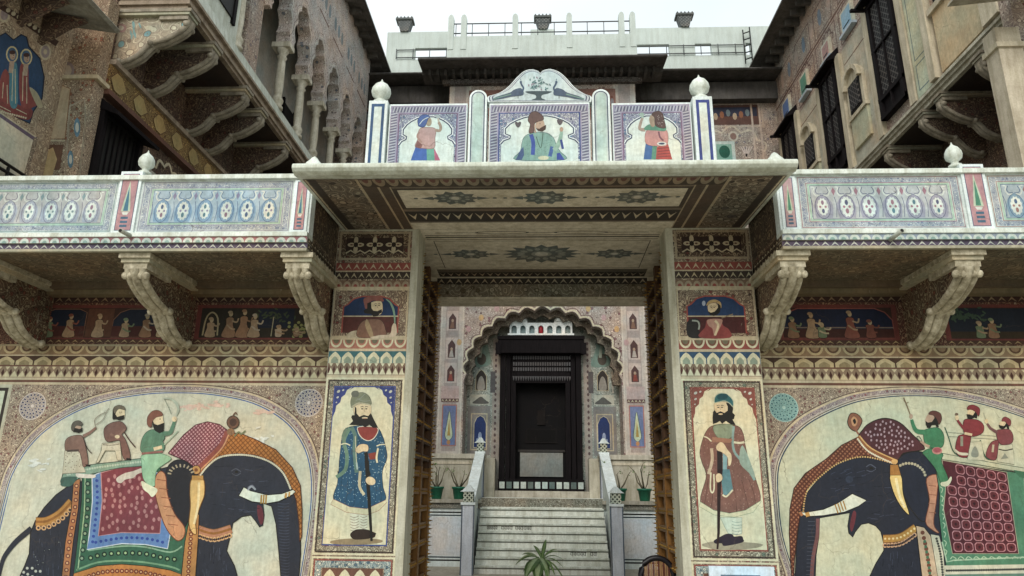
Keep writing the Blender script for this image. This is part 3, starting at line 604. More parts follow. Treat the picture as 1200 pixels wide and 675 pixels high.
finial('finial',o1,-1.72,6.67,5.60,.10); finial('finial',o2,1.67,6.67,5.60,.10)
# figures on panels
p=Paint('y',YP,-1,26).zoom(425,75,5.63)
p.poly([(350,548),(420,555),(428,558),(425,637),(318,637),(330,600)],P('#3f64a8',.1),False); p.poly([(422,553),(470,555),(478,637),(424,637)],P('#5f9a8c',.1),False); p.poly([(470,553),(492,595),(512,637),(476,637)],P('#a8607a',.1),False)
p.poly([(375,430),(430,418),(482,430),(478,490),(474,552),(425,560),(348,545),(362,500)],P('#a98f8c',.1),True,BRN,2); p.line([(375,450),(362,480),(390,520)],14,P('#9a8078')); p.poly([(345,550),(362,505),(395,535),(385,560)],P('#7d5a58',.1),False)
p.line([(478,436),(508,440),(515,415),(502,385)],18,P('#a08c7c')); p.line([(502,385),(498,350)],12,P('#b0a898'),False); p.poly([(480,340),(500,335),(512,352),(490,360)],P('#a9b4b4'))
p.ell(436,382,20,30,P('#9a8f7c',.1)); p.poly([(366,400),(364,370),(385,342),(420,335),(444,350),(432,362),(418,400),(400,418),(372,412)],P('#4a6296',.1),True,P('#2f3a66'),3); p.line([(375,400),(400,370),(435,352)],4,PLT)
p.build('woman_painting',pl)['label']='painted woman in blue headscarf and striped skirt'
p=Paint('y',YP,-1,26).zoom(*zoomR)
p.poly([(250,632),(280,575),(300,490),(342,460),(400,450),(460,458),(500,490),(520,545),(545,580),(570,632)],P('#7fa39a',.12),True,P('#3f5a66'),3); p.specks([(310,500),(490,500),(500,620),(305,620)],70,2.4,P('#55807c'))
p.poly([(250,632),(280,570),(300,545),(305,600),(290,632)],P('#4b5f86',.1),False); p.poly([(520,632),(520,590),(540,585),(572,632)],P('#3f50a0',.1),False)
p.line([(350,465),(365,520),(362,600)],26,P('#3f549a',.1)); p.line([(475,610),(490,545)],24,P('#46639a',.1),False); p.line([(385,480),(415,555),(430,450)],4,P('#3a4f3f'))
p.line([(505,570),(535,520),(548,470),(552,440)],lambda t:34-16*t,P('#8fae9f')); p.ell(551,432,12,16,SKN2); p.line([(548,500),(560,560)],16,P('#3c4c8a'),False)
p.ell(432,620,36,14,P('#c3c4a8')); p.poly([(390,378),(425,365),(440,400),(436,425),(400,430),(380,415)],P('#b39c88',.1)); p.poly([(382,425),(405,428),(430,412),(450,402),(447,432),(425,447),(398,443)],P('#4a3a33',.1),False); p.line([(372,390),(375,430),(380,455)],9,P('#a98f7c'))
p.poly([(330,372),(346,326),(382,313),(425,340),(432,368),(392,382),(370,400),(368,450),(336,452),(345,400)],P('#6b5550',.12),True,BLK,2.5); p.ell(410,395,4,2.5,BLK)
for cx,cy in ((265,400),(541,384)): p.poly([(cx-20,cy-14),(cx-8,cy-18),(cx,cy-12),(cx+8,cy-18),(cx+20,cy-14),(cx+14,cy+8),(cx,cy+20),(cx-14,cy+8)],P('#5f5a5e',.1))
p.build('king_painting',pc)['label']='painted turbaned king in green holding a flower'
p=Paint('y',YP,-1,26).zoom(700,85,6.13)
p.poly([(348,508),(398,525),(392,625),(332,625),(340,560)],P('#456a9e',.1),False); p.poly([(396,530),(430,530),(422,625),(388,625)],P('#5d8f7e',.1),False); p.poly([(428,535),(508,515),(538,625),(420,625)],P('#a8504c',.1),False)
for i in range(4): p.line([(432,548+i*20),(515+i*5,540+i*20)],4,P('#5d3a40'),False,True)
p.up(); p.poly([(352,420),(425,412),(500,420),(502,520),(440,530),(350,512)],P('#bd8f8c',.1),True,BRN,2); p.line([(440,425),(450,465),(475,490)],12,P('#7a5560')); p.ell(462,512,34,14,P('#c9d3d0')); p.ell(462,512,22,7,P('#3f4a66'))
p.line([(345,412),(305,405),(312,360),(325,325)],lambda t:26-10*t,P('#a59488')); p.poly([(300,300),(320,288),(336,300),(325,330)],P('#9cb3a8'))
p.poly([(338,412),(350,385),(390,370),(480,372),(490,420),(420,418)],P('#5f8f7a',.1)); p.poly([(372,330),(395,300),(415,320),(412,385),(385,385)],P('#a5917c',.1)); p.poly([(390,305),(405,285),(440,278),(468,295),(480,340),(488,400),(420,385),(410,325)],P('#5f4a46',.1),True,BLK,2)
p.specks([(430,300),(470,310),(480,390),(430,375)],14,3,P('#b0a09a'))
p.build('woman_painting',pr)['label']='painted woman with long dark veil and red skirt'
# ================================================================== FACADE WALLS with elephants
YW=8.6
STN='#c2b597'
for s_ in (-1,1):
    left=s_<0
    wl=empty('facade_wall',(s_*4.6,8.6,0),('wall left of the gate' if left else 'wall right of the gate')+' painted with a dark elephant carrying '+('a red and green saddle cloth' if left else 'a checked maroon saddle cloth'),'wall')
    m=MB(); a,b=sorted((s_*2.56,s_*10.5)); m.box(a,b,YW,YW+.6,0,4.42,FILB); m.build('wall',wl)
    p=Paint('y',YW,-1); x0,x1=a,b
    nn=int((x1-x0)/.21)
    p.rect(x0,x1,0,2.87,FILG if False else FIL('#9a8c7c','#c9bda6','#4f443e','#7f5a55',24,.03,.25))
    p.rect(x0,x1,2.87,2.90,LTAN,True); p.rect(x0,x1,2.93,2.96,LTAN,True); p.rect(x0,x1,2.90,2.93,BRN)
    p.diam(x0,x1,2.96,3.10,int((x1-x0)/.1),P('#8b7862',.3),P('#c9bd98',.2),P('#43281f',.2)); p.rect(x0,x1,3.10,3.118,BRN)
    p.petals(x0,x1,3.118,3.235,int((x1-x0)/.24),P('#4a3628',.2),P('#b9ab84',.2),P('#8f8260',.25)); p.rect(x0,x1,3.235,3.25,LTAN)
    p.scal(x0,x1,3.25,3.36,nn,P('#8a7458',.3),P('#b5a67f',.2),P('#8a7458',.2),line=P('#5d4633',.2)); p.rect(x0,x1,3.36,3.385,P('#9a8f72',.2))
    p.rect(x0,x1,3.385,4.2,FIL('#5a3a30','#8a705a','#33211c','#6a5040',16,.04))
    p.rect(x0,x1,4.02,4.2,FIL('#6a5a40','#98865f','#3f3020','#8a7a40',12,.05)); p.zig(x0,x1,3.93,4.01,int((x1-x0)/.12),P('#3c2620',.2),P('#8a7358',.2))
    # long friezes of little scenes
    bays=((-6.45,-4.75),(-4.33,-2.93)) if left else ((2.95,4.28),(4.95,6.6))
    for bi,(u0,u1) in enumerate(bays):
        p.rect(u0-.06,u1+.06,3.40,3.90,P('#6a3630',.25)); p.zig(u0-.06,u1+.06,3.40,3.45,int((u1-u0)/.1),P('#4a3226',.2),P('#9a8560',.2)); 
        p.rect(u0,u1,3.47,3.86,P('#3f2a22',.2))
    p.build('wall_painting',wl)
    k0=40
    for bi,(u0,u1) in enumerate(bays):
        p=Paint('y',YW,-1,k0); rnd=random.Random(5+bi+(0 if left else 9)); NV=P('#1c2333',.15,.7,.3)
        zm=3.655; fig=[P(c,.15) for c in ('#8a6a50','#b0a080','#7f4a3c','#a89a86','#6d7a5c','#9c8468')]
        if left and bi==0:
            for (q0,q1) in ((u0,u0+.62),(u1-.72,u1)):
                p.poly([(q0,3.48),(q0,3.70),(q0+.08,3.80),(q0+.2,3.845),(q1-.1,3.845),(q1,3.80),(q1,3.48)],NV,False,P('#7d5a45'),.01); p.rect(q0,q1,3.48,3.62,P('#4a2722',.2))
            p.rect(u0+.64,u0+.98,3.48,3.85,P('#5a3a2a',.2))
            spots=[(u0+.15,.26),(u0+.42,.3),(u0+.8,.3),(u1-.55,.24),(u1-.28,.3),(u1-.08,.2)]
        elif left:
            p.rect(u0,u1,3.48,3.85,P('#2f2a22',.15)); p.rect(u0+.75,u1-.2,3.60,3.85,NV)
            spots=[(u0+.14,.25),(u0+.38,.34),(u0+.56,.36),(u0+.7,.3),(u0+1.02,.14),(u0+1.25,.1)]
            for i in range(60): p.ell(u0+.95+rnd.gauss(0,.13),3.76+rnd.gauss(0,.03),.03,.012,P('#3f4a34',.1),rnd.uniform(0,3),6) if i%2 else p.ell(u0+1.28+rnd.gauss(0,.06),3.58+rnd.gauss(0,.05),.022,.02,P('#8a8a55',.1),0,6)
            p.up(); p.line([(u0+.93,3.49),(u0+.94,3.74)],.012,P('#a09a80'),False)
            p.line([(u0+.05,3.5),(u0+.07,3.72),(u0+.14,3.80),(u0+.22,3.72),(u0+.24,3.5)],.02,P('#a0906f'))
        elif bi==0:
            p.poly([(u0,3.48),(u0,3.70),(u0+.08,3.80),(u0+.2,3.85),(u1-.2,3.85),(u1-.08,3.80),(u1,3.70),(u1,3.48)],P('#182038',.12,.7,.3),False,P('#8a4a40'),.014); p.rect(u0,u1,3.48,3.59,P('#43251f',.2)); p.rect(u0,u1,3.60,3.615,P('#7a6a60'))
            spots=[(u0+.12,.26),(u0+.35,.32),(u0+.47,.18),(u0+.82,.34),(u0+1.05,.22)]
        else:
            p.rect(u0,u1,3.48,3.85,P('#1d2430',.12,.7,.3)); p.rect(u0,u1,3.48,3.56,P('#3a2f20',.2))
            for i in range(50): p.ell(u0+.2+rnd.gauss(0,.12),3.76+rnd.gauss(0,.04),.03,.013,P('#3f5240',.1),rnd.uniform(0,3),6)
            p.up(); spots=[(u0+.35,.2),(u0+.5,.24),(u0+.95,.3),(u0+1.2,.3)]
        for (cx,h) in spots:
            c1,c2=rnd.choice(fig),rnd.choice(fig); zb=3.485
            p.poly([(cx-.075*h/.3,zb),(cx-.045,zb+h*.45),(cx-.05,zb+h*.68),(cx,zb+h*.75),(cx+.05,zb+h*.68),(cx+.045,zb+h*.45),(cx+.085*h/.3,zb)],c1,True,P('#2a1c18'),.006)
            p.ell(cx+.005,zb+h*.86,.026,.034,P('#b09a78',.1),0,9); p.ell(cx-.006,zb+h*.93,.032,.022,c2,0,9)
            p.line([(cx+.03,zb+h*.6),(cx+.09,zb+h*.55),(cx+.11,zb+h*.7)],.02,c2); p.line([(cx-.03,zb+h*.45),(cx+.03,zb+h*.3),(cx+.08,zb+h*.28)],.02,c2)
        p.build('scene_frieze',wl)
    # elephant mural ---------------------------------------------------------
    p=Paint('y',YW,-1,14)
    if left:
        Z=(0,440,2.8725); aout=spline([(0,620),(-4,620)],1,False)
        apts=[(1010,675),(1035,520),(1047,400),(1040,300),(1010,220),(950,150),(850,95),(720,67),(600,60),(480,66),(330,95),(200,155),(110,230),(45,330),(15,430),(0,500)]
    else:
        Z=(860,440,2.8735)
        apts=[(207,675),(168,550),(153,440),(150,330),(170,262),(220,192),(290,142),(400,95),(500,76),(600,70),(720,76),(850,102),(977,143)]
    q=[(lambda g_:(g_.x,g_.z))(at(Z[0]+x/Z[2],Z[1]+y/Z[2],y=YW)) for x,y in spline(apts,5,False)]
    if left: xi,xo=q[0][0],-6.42
    else: xi,xo=q[0][0],6.55
    if left: q=[(xi,.15)]+q+[(-6.38,1.7),(-6.4,1.2),(-6.4,.15)]
    else:    q=[(xi,.15)]+q+[(6.30,2.1),(6.42,1.7),(6.45,1.2),(6.45,.15)]
    field=P('#c0c1ac',.12,.7,.14) if left else P('#bdbfa3',.08,.7,.12)
    cx=(xi+xo)/2; big=lambda k:[((u-cx)*(1+k/1.85)+cx, v+(k*(.2+min(1,max(0,(v-1)/1.7))*.8) if v>.2 else 0)) for u,v in q]
    for k,mm in ((.115,P('#5a4a44',.2)),(.105,LTAN),(.085,FIL('#9a8c8c','#c6bdb0','#5a5360','#8a5a58',26,.02)),(.045,P('#b3aca0',.2)),(.03,P('#5a4a44',.2)),(.022,P('#c9c6b4',.1)),(.012,P('#3f5f96' if left else '#2f4258',.1))): p.poly(big(k),mm,False)
    p.poly(q,field,False)
    # far edge pillar strip and rosettes
    xe=-6.62 if left else 6.62; a,b=sorted((xe,s_*7.5)); p.rect(a,b,.1,2.87,P('#b9b7a0',.2)); a,b=sorted((s_*6.66,s_*7.46)); p.rect(a,b,.95,2.83,DKL); a,b=sorted((s_*6.70,s_*7.42)); p.rect(a,b,.99,2.79,P('#c3c9b0',.1))
    ros=[(110,103),(1040,92)] if left else [(168,108)]
    for rx,ry in ros:
        g_=at(Z[0]+rx/Z[2],Z[1]+ry/Z[2],y=YW); X_,Z_=g_.x,g_.z; dk,lt=(P('#3a3c58',.1),P('#c9c3bd',.1)) if left else (P('#3d6a70',.1),P('#9fc0b8',.1))
        p.ell(X_,Z_,.17,.17,lt,n=32); p.ell(X_,Z_,.162,.162,P('#9a938c' if left else '#6f9a98',.2),n=32)
        for rr,n_,sz_ in ((.14,20,.016),(.095,15,.015),(.052,9,.012)):
            for i in range(n_): a_=2*math.pi*i/n_; p.ell(X_+rr*math.cos(a_),Z_+rr*math.sin(a_),sz_*1.4,sz_,lt,a_,8,True)
            p.up()
            for i in range(n_): a_=2*math.pi*i/n_; p.ell(X_+rr*math.cos(a_),Z_+rr*math.sin(a_),sz_,sz_*.72,dk,a_,8,True)
            p.up()
        p.ell(X_,Z_,.022,.022,lt,n=10)
    if left:   # flaked repairs near the arch top
        p.zoom(*Z)
        for (ax_,ay,rx,ry) in ((660,105,45,12),(740,100,30,8),(890,125,40,7),(120,300,45,22),(860,215,60,25)):
            for i in range(14): p.ell(ax_+random.gauss(0,rx*.5),ay+random.gauss(0,ry*.5),random.uniform(5,15),random.uniform(2,6),P('#d3b9a8' if ry<20 else '#d3dad2',.1),random.uniform(-.4,.4),7,False)
    mural=p.build('elephant_mural',wl)
    k=p.k+1
    if left:
        p=Paint('y',YW,-1,k,.0005); p.zoom(*Z)
        p.line([(108,515),(60,555),(30,590),(10,625),(-8,700)],lambda t:20-8*t,NAVY)
        body=[(245,362),(190,402),(150,445),(120,490),(104,530),(100,600),(85,640),(62,690),(70,850),(250,850),(262,740),(450,725),(640,740),(660,850),(820,850),(815,760),(800,675),(790,640),(764,590),(775,545),(785,497),(815,475),(845,470),(860,488),(875,510),(885,505),(890,470),(886,430),(915,440),(930,500),(940,600),(946,675),(946,850),(1000,850),(1006,690),(1013,600),(1012,500),(1000,430),(985,385),(955,325),(915,290),(860,270),(800,264),(740,272),(690,300),(640,290),(520,320)]
        p.poly(body,NAVY,False,BLK,3); p.poly([(868,436),(884,448),(888,488),(878,502),(868,470)],P('#6a3038',.1))
        p.poly([(95,650),(130,660),(110,700),(60,700)],P('#6f7276',.3)) if False else None
        p.specks([(90,640),(140,655),(120,700),(70,690)],16,5,P('#b9bcb0',.1)); p.specks([(120,560),(200,540),(200,640),(110,640)],8,1.6,P('#a9b0a8',.1),.6)
        # eye, wrinkles, dry brush strokes
        ST=P('#454a5a',.1); SD=P('#20232d',.05); rr=random.Random(3)
        for i in range(26): yy=430+i*10; p.line([(935+(yy-430)*.05,yy),(958+(yy-430)*.04,yy+3),(975,yy)],1.6,ST,True,True)
        for i in range(34): x=rr.uniform(690,900); y=rr.uniform(300,470); p.line([(x,y),(x+rr.uniform(12,34),y+rr.uniform(-4,4))],rr.uniform(1,2.2),rr.choice((ST,SD)),False,True)
        for i in range(40): x=rr.uniform(110,215); y=rr.uniform(520,675); p.line([(x,y),(x+rr.uniform(-3,3),y+rr.uniform(12,30))],rr.uniform(1,2),rr.choice((ST,SD)),False,True)
        for i in range(30): x=rr.uniform(670,770); y=rr.uniform(565,675); p.line([(x,y),(x+rr.uniform(-2,4),y+rr.uniform(12,30))],rr.uniform(1,2),rr.choice((ST,SD)),False,True)
        p.up()
        p.line([(780,322),(795,314),(812,324)],3,P('#50545f'),True,True); p.line([(782,330),(797,337),(812,328)],2,P('#50545f'),True,True); p.ell(797,325,6,4,BLK); p.line([(835,378),(850,370),(862,384)],4,P('#6a6d78'))
        # belts
        def band(pts,w_,n,r,c1=P('#b0803f',.1)):
            p.line(pts,w_*1.15,P('#7a5428',.1)); p.line(pts,w_,c1); p.line(pts,w_*.3,P('#8d5f2c'))
            off=[(x-(w_*.75)*0,y+w_*.8) for x,y in pts]; p.beads(off,n,r,P('#c9a070',.1)); p.beads(off,n,r*.5,P('#3a2f33',.1))
        band([(122,492),(160,490),(205,465),(243,425)],26,8,9); band([(668,518),(720,532),(780,516)],26,9,9,P('#a8775a',.1))
        # saddle cloth
        px=lambda l:[((x)*2.8725,(y-440)*2.8725) for x,y in l]
        strip=[(250,350),(272,350),(265,450),(248,560),(236,675),(230,760),(205,760),(210,675),(222,560),(242,450)]
        p.poly(strip,P('#a87248',.1),False,BLK,2.5); p.beads([(260,360),(254,450),(236,560),(222,690)],14,8,P('#6d3a33')); p.beads([(260,360),(254,450),(236,560),(222,690)],14,4,P('#c9a070'))
        gp=px([(97,556),(96,587),(91.5,633),(87,672),(115,663),(143,661),(171,663),(200,668),(213,673),(217,645),(222,612),(205,600),(188,548),(150,548),(112,550)])
        p.poly(px([(87,672),(115,663),(143,661),(171,663),(200,668),(213,673),(214,720),(80,720)]),P('#b5793c',.1),False,BLK,2); p.beads(px([(92,680),(118,671),(143,669),(171,671),(212,681)]),22,8,P('#6b3028')); p.beads(px([(92,680),(118,671),(143,669),(171,671),(212,681)]),22,3.5,P('#c9a070'))
        p.poly(gp,P('#33604a',.1),False,BLK,2.5)
        p.line(px([(100.5,558),(99.5,600),(92,668)]),4,P('#8fb08a'),False,True); p.line(px([(90,668),(115,659),(143,657),(171,659),(200,664),(211,668)]),6,P('#6f9a78'),True); p.line(px([(104,645),(143,640),(171,641),(200,647),(214,640)]),5,P('#7fa58a'))
        ctr=px([(103.5,562),(103,600),(97,650),(96,659)]); p.beads(ctr,10,9.5,P('#1d3530')); p.beads(ctr,10,5,P('#7f9a80')); ctr=px([(103,655),(120,650),(143,648),(171,649),(198,655),(209,655)]); p.beads(ctr,13,9.5,P('#173028')); p.beads(ctr,13,4.5,P('#8fae80'))
        bp=px([(108.5,558),(109,587),(105,628),(102.5,644),(143,637),(171,638),(197,643),(201,620),(199,560),(170,548),(130,548)])
        p.poly(bp,P('#5b7fb0',.1),False,P('#c3d0d8'),3); p.beads(px([(114,560),(114.5,590),(110,630),(108.5,638)]),12,5.5,P('#2c4690')); p.beads(px([(110,636),(143,630.5),(171,631),(194,636)]),14,5.5,P('#2c4690'))
        rp_=px([(119,554),(120.5,587),(116,628),(143,624),(188,625),(190,600),(192,570),(175,545),(150,545)])
        p.poly(rp_,P('#7a3a42',.12),False,P('#b58a8a'),3); inn=px([(122,560),(123,590),(120,624),(143,620),(186,620),(188,600),(188,572),(160,552)]); p.specks(inn,60,5.4,P('#b07a78'),1.5); p.k-=0
        p.poly([(210,345),(225,322),(300,302),(400,290),(485,280),(485,303),(400,312),(300,335),(270,345),(235,368),(208,362)],P('#7d9a88',.1),True,P('#33473f'),2.5); p.poly([(206,362),(210,345),(240,340),(262,345),(240,372),(210,372)],P('#3f5f55',.1)); p.beads([(225,335),(300,315),(400,300),(480,290)],30,4,P('#a9bca8'))
        p.poly([(395,345),(420,330),(450,322),(480,312),(490,322),(465,332),(450,345),(425,350),(410,362),(396,358)],P('#c9c0b0',.1)); p.poly([(258,330),(285,332),(322,335),(318,345),(280,345),(262,342)],P('#d3d0c4',.1))
        bandp=[(650,700),(672,700),(690,450),(655,430),(640,520),(628,560),(628,700)]
        p.poly([(612,850),(662,850),(660,675),(668,560),(672,470),(650,440),(636,500),(624,560),(612,675)],P('#ab7c45',.1),False,BLK,2.5); p.beads([(648,480),(643,560),(636,650),(634,760)],18,7.5,P('#6b3028')); p.beads([(648,480),(643,560),(636,650),(634,760)],18,3.5,P('#caa775'))
        # caps
        p.poly([(775,195),(810,195),(860,215),(930,250),(985,310),(1012,370),(1018,450),(1017,540),(1010,560),(1008,500),(998,420),(985,383),(955,322),(915,288),(860,268),(795,263),(740,272),(700,300),(672,338),(660,322),(715,265)],LAT('#a8703c','#6b4220','#c08a50',17,'xz',.09,.40),False,P('#4f2d1c'),3)
        p.poly([(568,262),(620,200),(660,167),(700,156),(740,165),(775,190),(765,218),(720,268),(665,325),(650,303),(620,285)],LAT('#9a6a72','#5f3038','#c9a8a8',20,'xz',.1,.32),False,P('#4a2028'),3)
        p.line([(768,190),(748,235),(715,272),(662,322)],20,P('#8f4f45')); p.line([(772,197),(752,240),(720,276),(668,326)],4,P('#c99a6a'))
        p.beads([(675,337),(700,306),(740,276),(800,267),(860,273),(915,294),(955,330),(980,383)],62,3.6,P('#cfcdb4')); p.ell(662,318,15,15,P('#b58a50'),ol=BLK,ow=2); p.ell(662,318,6,6,P('#7a4a2a'))
        p.ell(786,158,21,22,P('#6a5040'),ol=BLK,ow=2); p.ell(786,158,12,13,P('#4a3830')); p.ell(778,190,13,12,P('#8a6a4c')); p.line([(786,136),(794,125),(800,133)],4,P('#6a5040')); p.line([(790,205),(805,190),(812,198),(828,186)],5,P('#6f7a5a'))
        # ear
        p.poly([(560,330),(572,300),(600,284),(632,292),(650,318),(656,345),(648,420),(640,470),(622,512),(598,490),(568,430),(556,370)],P('#1f2026',.04,.6,.2),True,BLK,3)
        p.poly([(530,333),(545,322),(560,340),(566,400),(590,465),(622,508),(622,540),(605,556),(588,548),(565,520),(545,475),(527,410),(522,360)],P('#c08a62',.1),True,P('#6b3a28'),3)
        for yy in (350,380,410,440,470,500): p.line([(530+(yy-350)*.25,yy),(560+(yy-350)*.27,yy+4)],2.5,P('#8a5238'),False,True)
        p.up()
        for i in range(9): a_=math.pi*(1.05+.85*i/8); p.line([(612+34*math.cos(a_),335+26*math.sin(a_)),(612+46*math.cos(a_),335+37*math.sin(a_))],5,P('#a59a80'),False,True)
        p.up(); p.poly([(648,348),(686,348),(690,400),(676,440),(661,490),(663,532),(650,530),(638,500),(643,440),(641,390)],P('#d0b070',.08),True,P('#6b4a20'),3); p.line([(648,345),(686,345)],16,P('#b08848'),False); p.zig if False else None
        p.line([(672,360),(668,440),(655,500)],8,P('#e0cf9c'))
        # tusk
        p.poly([(805,405),(822,376),(845,388),(900,402),(950,398),(988,384),(996,392),(985,402),(940,424),(900,431),(850,425)],P('#cfd3c0',.05,.6,.08),False,BLK,3)
        for xx in (882,890,898): p.line([(xx,402),(xx-2,431)],6,P('#a8803c'),False,True)
        p.line([(965,396),(962,412)],8,P('#b58a48'),False,True); p.line([(976,392),(974,407)],6,P('#b58a48'),False); p.line([(835,386),(848,374),(862,385)],6,P('#8f939a'))
        ele=p.build('painted_elephant',mural); ele['label']='painted dark elephant with an orange and pink patterned cap and red saddle cloth'
        k2=p.k+1
        p=Paint('y',YW,-1,k2,.0005).zoom(60,450,5.625); MB1=P('#836558',.12)
        p.poly([(95,440),(190,440),(205,500),(232,582),(78,592),(88,520)],P('#c3bda4',.1),False,P('#6b5f50'),3); p.specks([(100,450),(185,450),(210,560),(95,570)],26,4,P('#8a8070'))
        p.poly([(100,372),(130,347),(190,337),(216,352),(228,400),(242,460),(246,530),(215,545),(202,480),(180,442),(110,442),(95,420)],MB1,True,P('#3f2f28'),3); p.line([(215,345),(258,322),(300,288)],lambda t:22-8*t,MB1); p.line([(110,442),(188,438)],14,P('#4f433c')); p.line([(215,350),(240,420),(272,458)],6,P('#3f2f28'))
        p.ell(180,292,24,28,SKN2); p.poly([(150,318),(152,290),(172,292),(192,298),(212,288),(210,315),(186,324),(165,318)],BLK,False); p.poly([(138,300),(140,270),(158,248),(190,242),(212,262),(200,276),(168,276),(152,310)],P('#5f5a50'),True,BLK,2)
        p.line([(300,288),(290,240),(325,205),(370,185)],4,P('#8a8070')); p.line([(300,268),(345,235),(372,180),(385,160)],4,P('#8a8070')); p.poly([(230,530),(265,532),(262,545),(235,543)],BLK,False)
        p.build('painted_rider',mural)['label']='leftmost small painted rider on the saddle'
        p=Paint('y',YW,-1,k2,.0005).zoom(60,450,5.625)
        p.line([(335,418),(330,470),(300,525)],8,P('#77806f')); p.poly([(340,392),(458,388),(470,500),(440,502),(425,440),(360,440),(318,515),(300,520),(335,440)],P('#c6c1a8',.1),False,P('#6b6a55'),3); p.beads([(345,400),(400,404),(455,396)],12,4,P('#6b5f50'))
        p.poly([(355,292),(400,257),(460,247),(492,272),(500,300),(472,332),(492,362),(520,440),(522,492),(482,492),(462,400),(450,372),(380,382),(355,350)],P('#7a5a50',.12),True,P('#3a2a26'),3); p.line([(482,312),(520,370),(560,418)],8,P('#4f3a30')); p.line([(395,330),(440,345),(490,300)],14,P('#8a6a5c')); p.ell(440,348,16,12,SKIN)
        p.poly([(432,165),(480,158),(490,190),(482,225),(440,228),(425,200)],SKIN); p.poly([(408,225),(410,170),(432,148),(440,165),(428,200),(440,218),(458,212),(488,205),(484,232),(455,240),(430,232),(412,236)],BLK,False); p.poly([(415,180),(418,155),(450,140),(485,150),(490,172),(450,165),(425,195)],P('#6a6050'),True,BLK,2); p.poly([(500,488),(535,492),(530,505),(500,503)],BLK,False); face_details(p,460,192,.7)
        p.build('painted_rider',mural)['label']='middle small painted rider with a cane'
        p=Paint('y',YW,-1,k2,.0005).zoom(140,450,5.625)
        p.poly([(150,472),(220,462),(290,462),(345,492),(290,535),(250,570),(238,640),(235,672),(200,668),(160,620),(150,520)],P('#93bd9a',.1),True,P('#4f7a60'),3); p.poly([(150,640),(200,665),(250,690),(250,715),(220,745),(195,720),(160,690)],P('#d3d6b8',.1))
        p.poly([(150,450),(148,380),(175,325),(225,300),(292,322),(302,355),(290,380),(302,402),(292,440),(230,452)],P('#5a8068',.12),True,P('#2f4a3f'),3); p.line([(292,328),(335,322),(352,290),(368,240)],lambda t:32-12*t,P('#5a8068')); p.line([(150,460),(290,445)],14,P('#8a6058'),False); p.line([(230,430),(285,415)],22,SKIN,False); p.line([(300,400),(390,310)],9,P('#a9b9a0'),False)
        p.ell(366,232,16,18,SKIN); p.line([(295,95),(345,100),(380,130),(392,170),(378,210)],lambda t:6+12*math.sin(t*3.1),P('#aeb9a6')); p.line([(300,100),(330,160),(345,200)],4,P('#7f8a78'))
        p.poly([(225,240),(232,220),(285,205),(292,240),(298,258),(275,270),(240,268)],SKIN); p.poly([(222,235),(232,262),(255,272),(298,256),(296,312),(268,326),(238,308),(226,285)],BLK,False); p.poly([(186,255),(192,212),(225,178),(262,175),(288,195),(284,212),(245,222),(222,250),(215,285),(195,280)],P('#7a4f40'),True,BLK,2); p.ell(272,232,5,3,BLK)
        p.build('painted_rider',mural)['label']='painted mahout in green raising a curved blade'
    else:
        p=Paint('y',YW,-1,k,.0005); p.zoom(*Z); ZG=lambda l:[((900+x/5.869-860)*2.8735,(560+y/5.869-440)*2.8735) for x,y in l]
        body=[(205,850),(205,690),(210,580),(222,470),(242,400),(300,330),(360,290),(440,272),(520,284),(548,292),(560,268),(600,255),(700,290),(977,330),(1150,420),(1180,600),(1150,850),(960,850),(940,740),(700,740),(640,760),(640,850),(455,850),(455,680)]+ZG([(700,675),(740,590),(795,500),(795,450),(775,370),(740,330),(690,310),(640,320),(600,370),(582,408),(555,380),(548,330),(560,240),(355,275),(350,400),(330,530),(325,675)])+[(288,850)]
        p.poly(body,P('#1f2431',.05,.6,.2),False,BLK,3); p.line(ZG([(342,280),(338,400),(312,530),(300,675),(300,900)]),12,P('#6f4a4a',.1)); 
        for i in range(16): yy=300+i*26; p.line(ZG([(275-i*1.0,yy),(325-i*1.6,yy)]),1.6,P('#4a4f5c'),False,True)
        p.up(); p.poly(ZG([(585,230),(605,240),(600,290),(585,350),(572,370),(563,320)]),P('#6a3038',.1))
        ST=P('#3c4457',.1); SD=P('#171b25',.05); rr=random.Random(8)
        for i in range(50): x=rr.uniform(300,560); y=rr.uniform(315,395) if x<420 else rr.uniform(300,500); p.line([(x,y),(x+rr.uniform(10,30),y+rr.uniform(-10,3))],rr.uniform(1,2.2),rr.choice((ST,SD)),False,True)
        for i in range(26): x=rr.uniform(490,610); y=rr.uniform(590,675); p.line([(x,y),(x+rr.uniform(-4,4),y+rr.uniform(12,28))],rr.uniform(1,2),rr.choice((ST,SD)),False,True)
        p.up(); p.line([(445,308),(460,300),(478,312)],3,P('#50586a'),True,True); p.line([(446,318),(462,324),(478,315)],2,P('#50586a'),True,True); p.ell(462,312,6,4,BLK); p.ell(388,350,13,12,P('#323a4a'))
        # cap lower
        p.poly([(190,620),(186,530),(188,450),(202,380),(240,330),(312,280),(362,235),(422,205),(470,250),(550,290),(545,298),(500,280),(440,270),(360,288),(300,328),(245,385),(226,450),(214,520),(204,620),(200,700),(196,700)],LAT('#7a4a38','#4a2a20','#b98a68',19,'xz',.1,.36),False,P('#3a2018'),3)
        p.beads([(232,470),(246,390),(300,332),(360,292),(440,274),(545,298)],50,3.2,P('#c9a468')); 
        p.poly([(420,205),(432,185),(450,165),(485,148),(520,145),(560,160),(600,198),(640,240),(630,252),(570,262),(548,288),(480,258),(440,225)],P('#4f2c30',.1),True,BLK,3); p.specks([(440,195),(490,155),(525,155),(560,175),(615,235),(560,255),(540,270),(480,240)],60,3.6,P('#a98f96'),1.3)
        p.line([(418,205),(460,250),(548,292)],15,P('#8a5a34')); p.line([(422,203),(463,246),(550,287)],4,P('#caa468')); p.beads([(415,212),(456,258),(545,300)],26,3.4,P('#d6cfb4'))
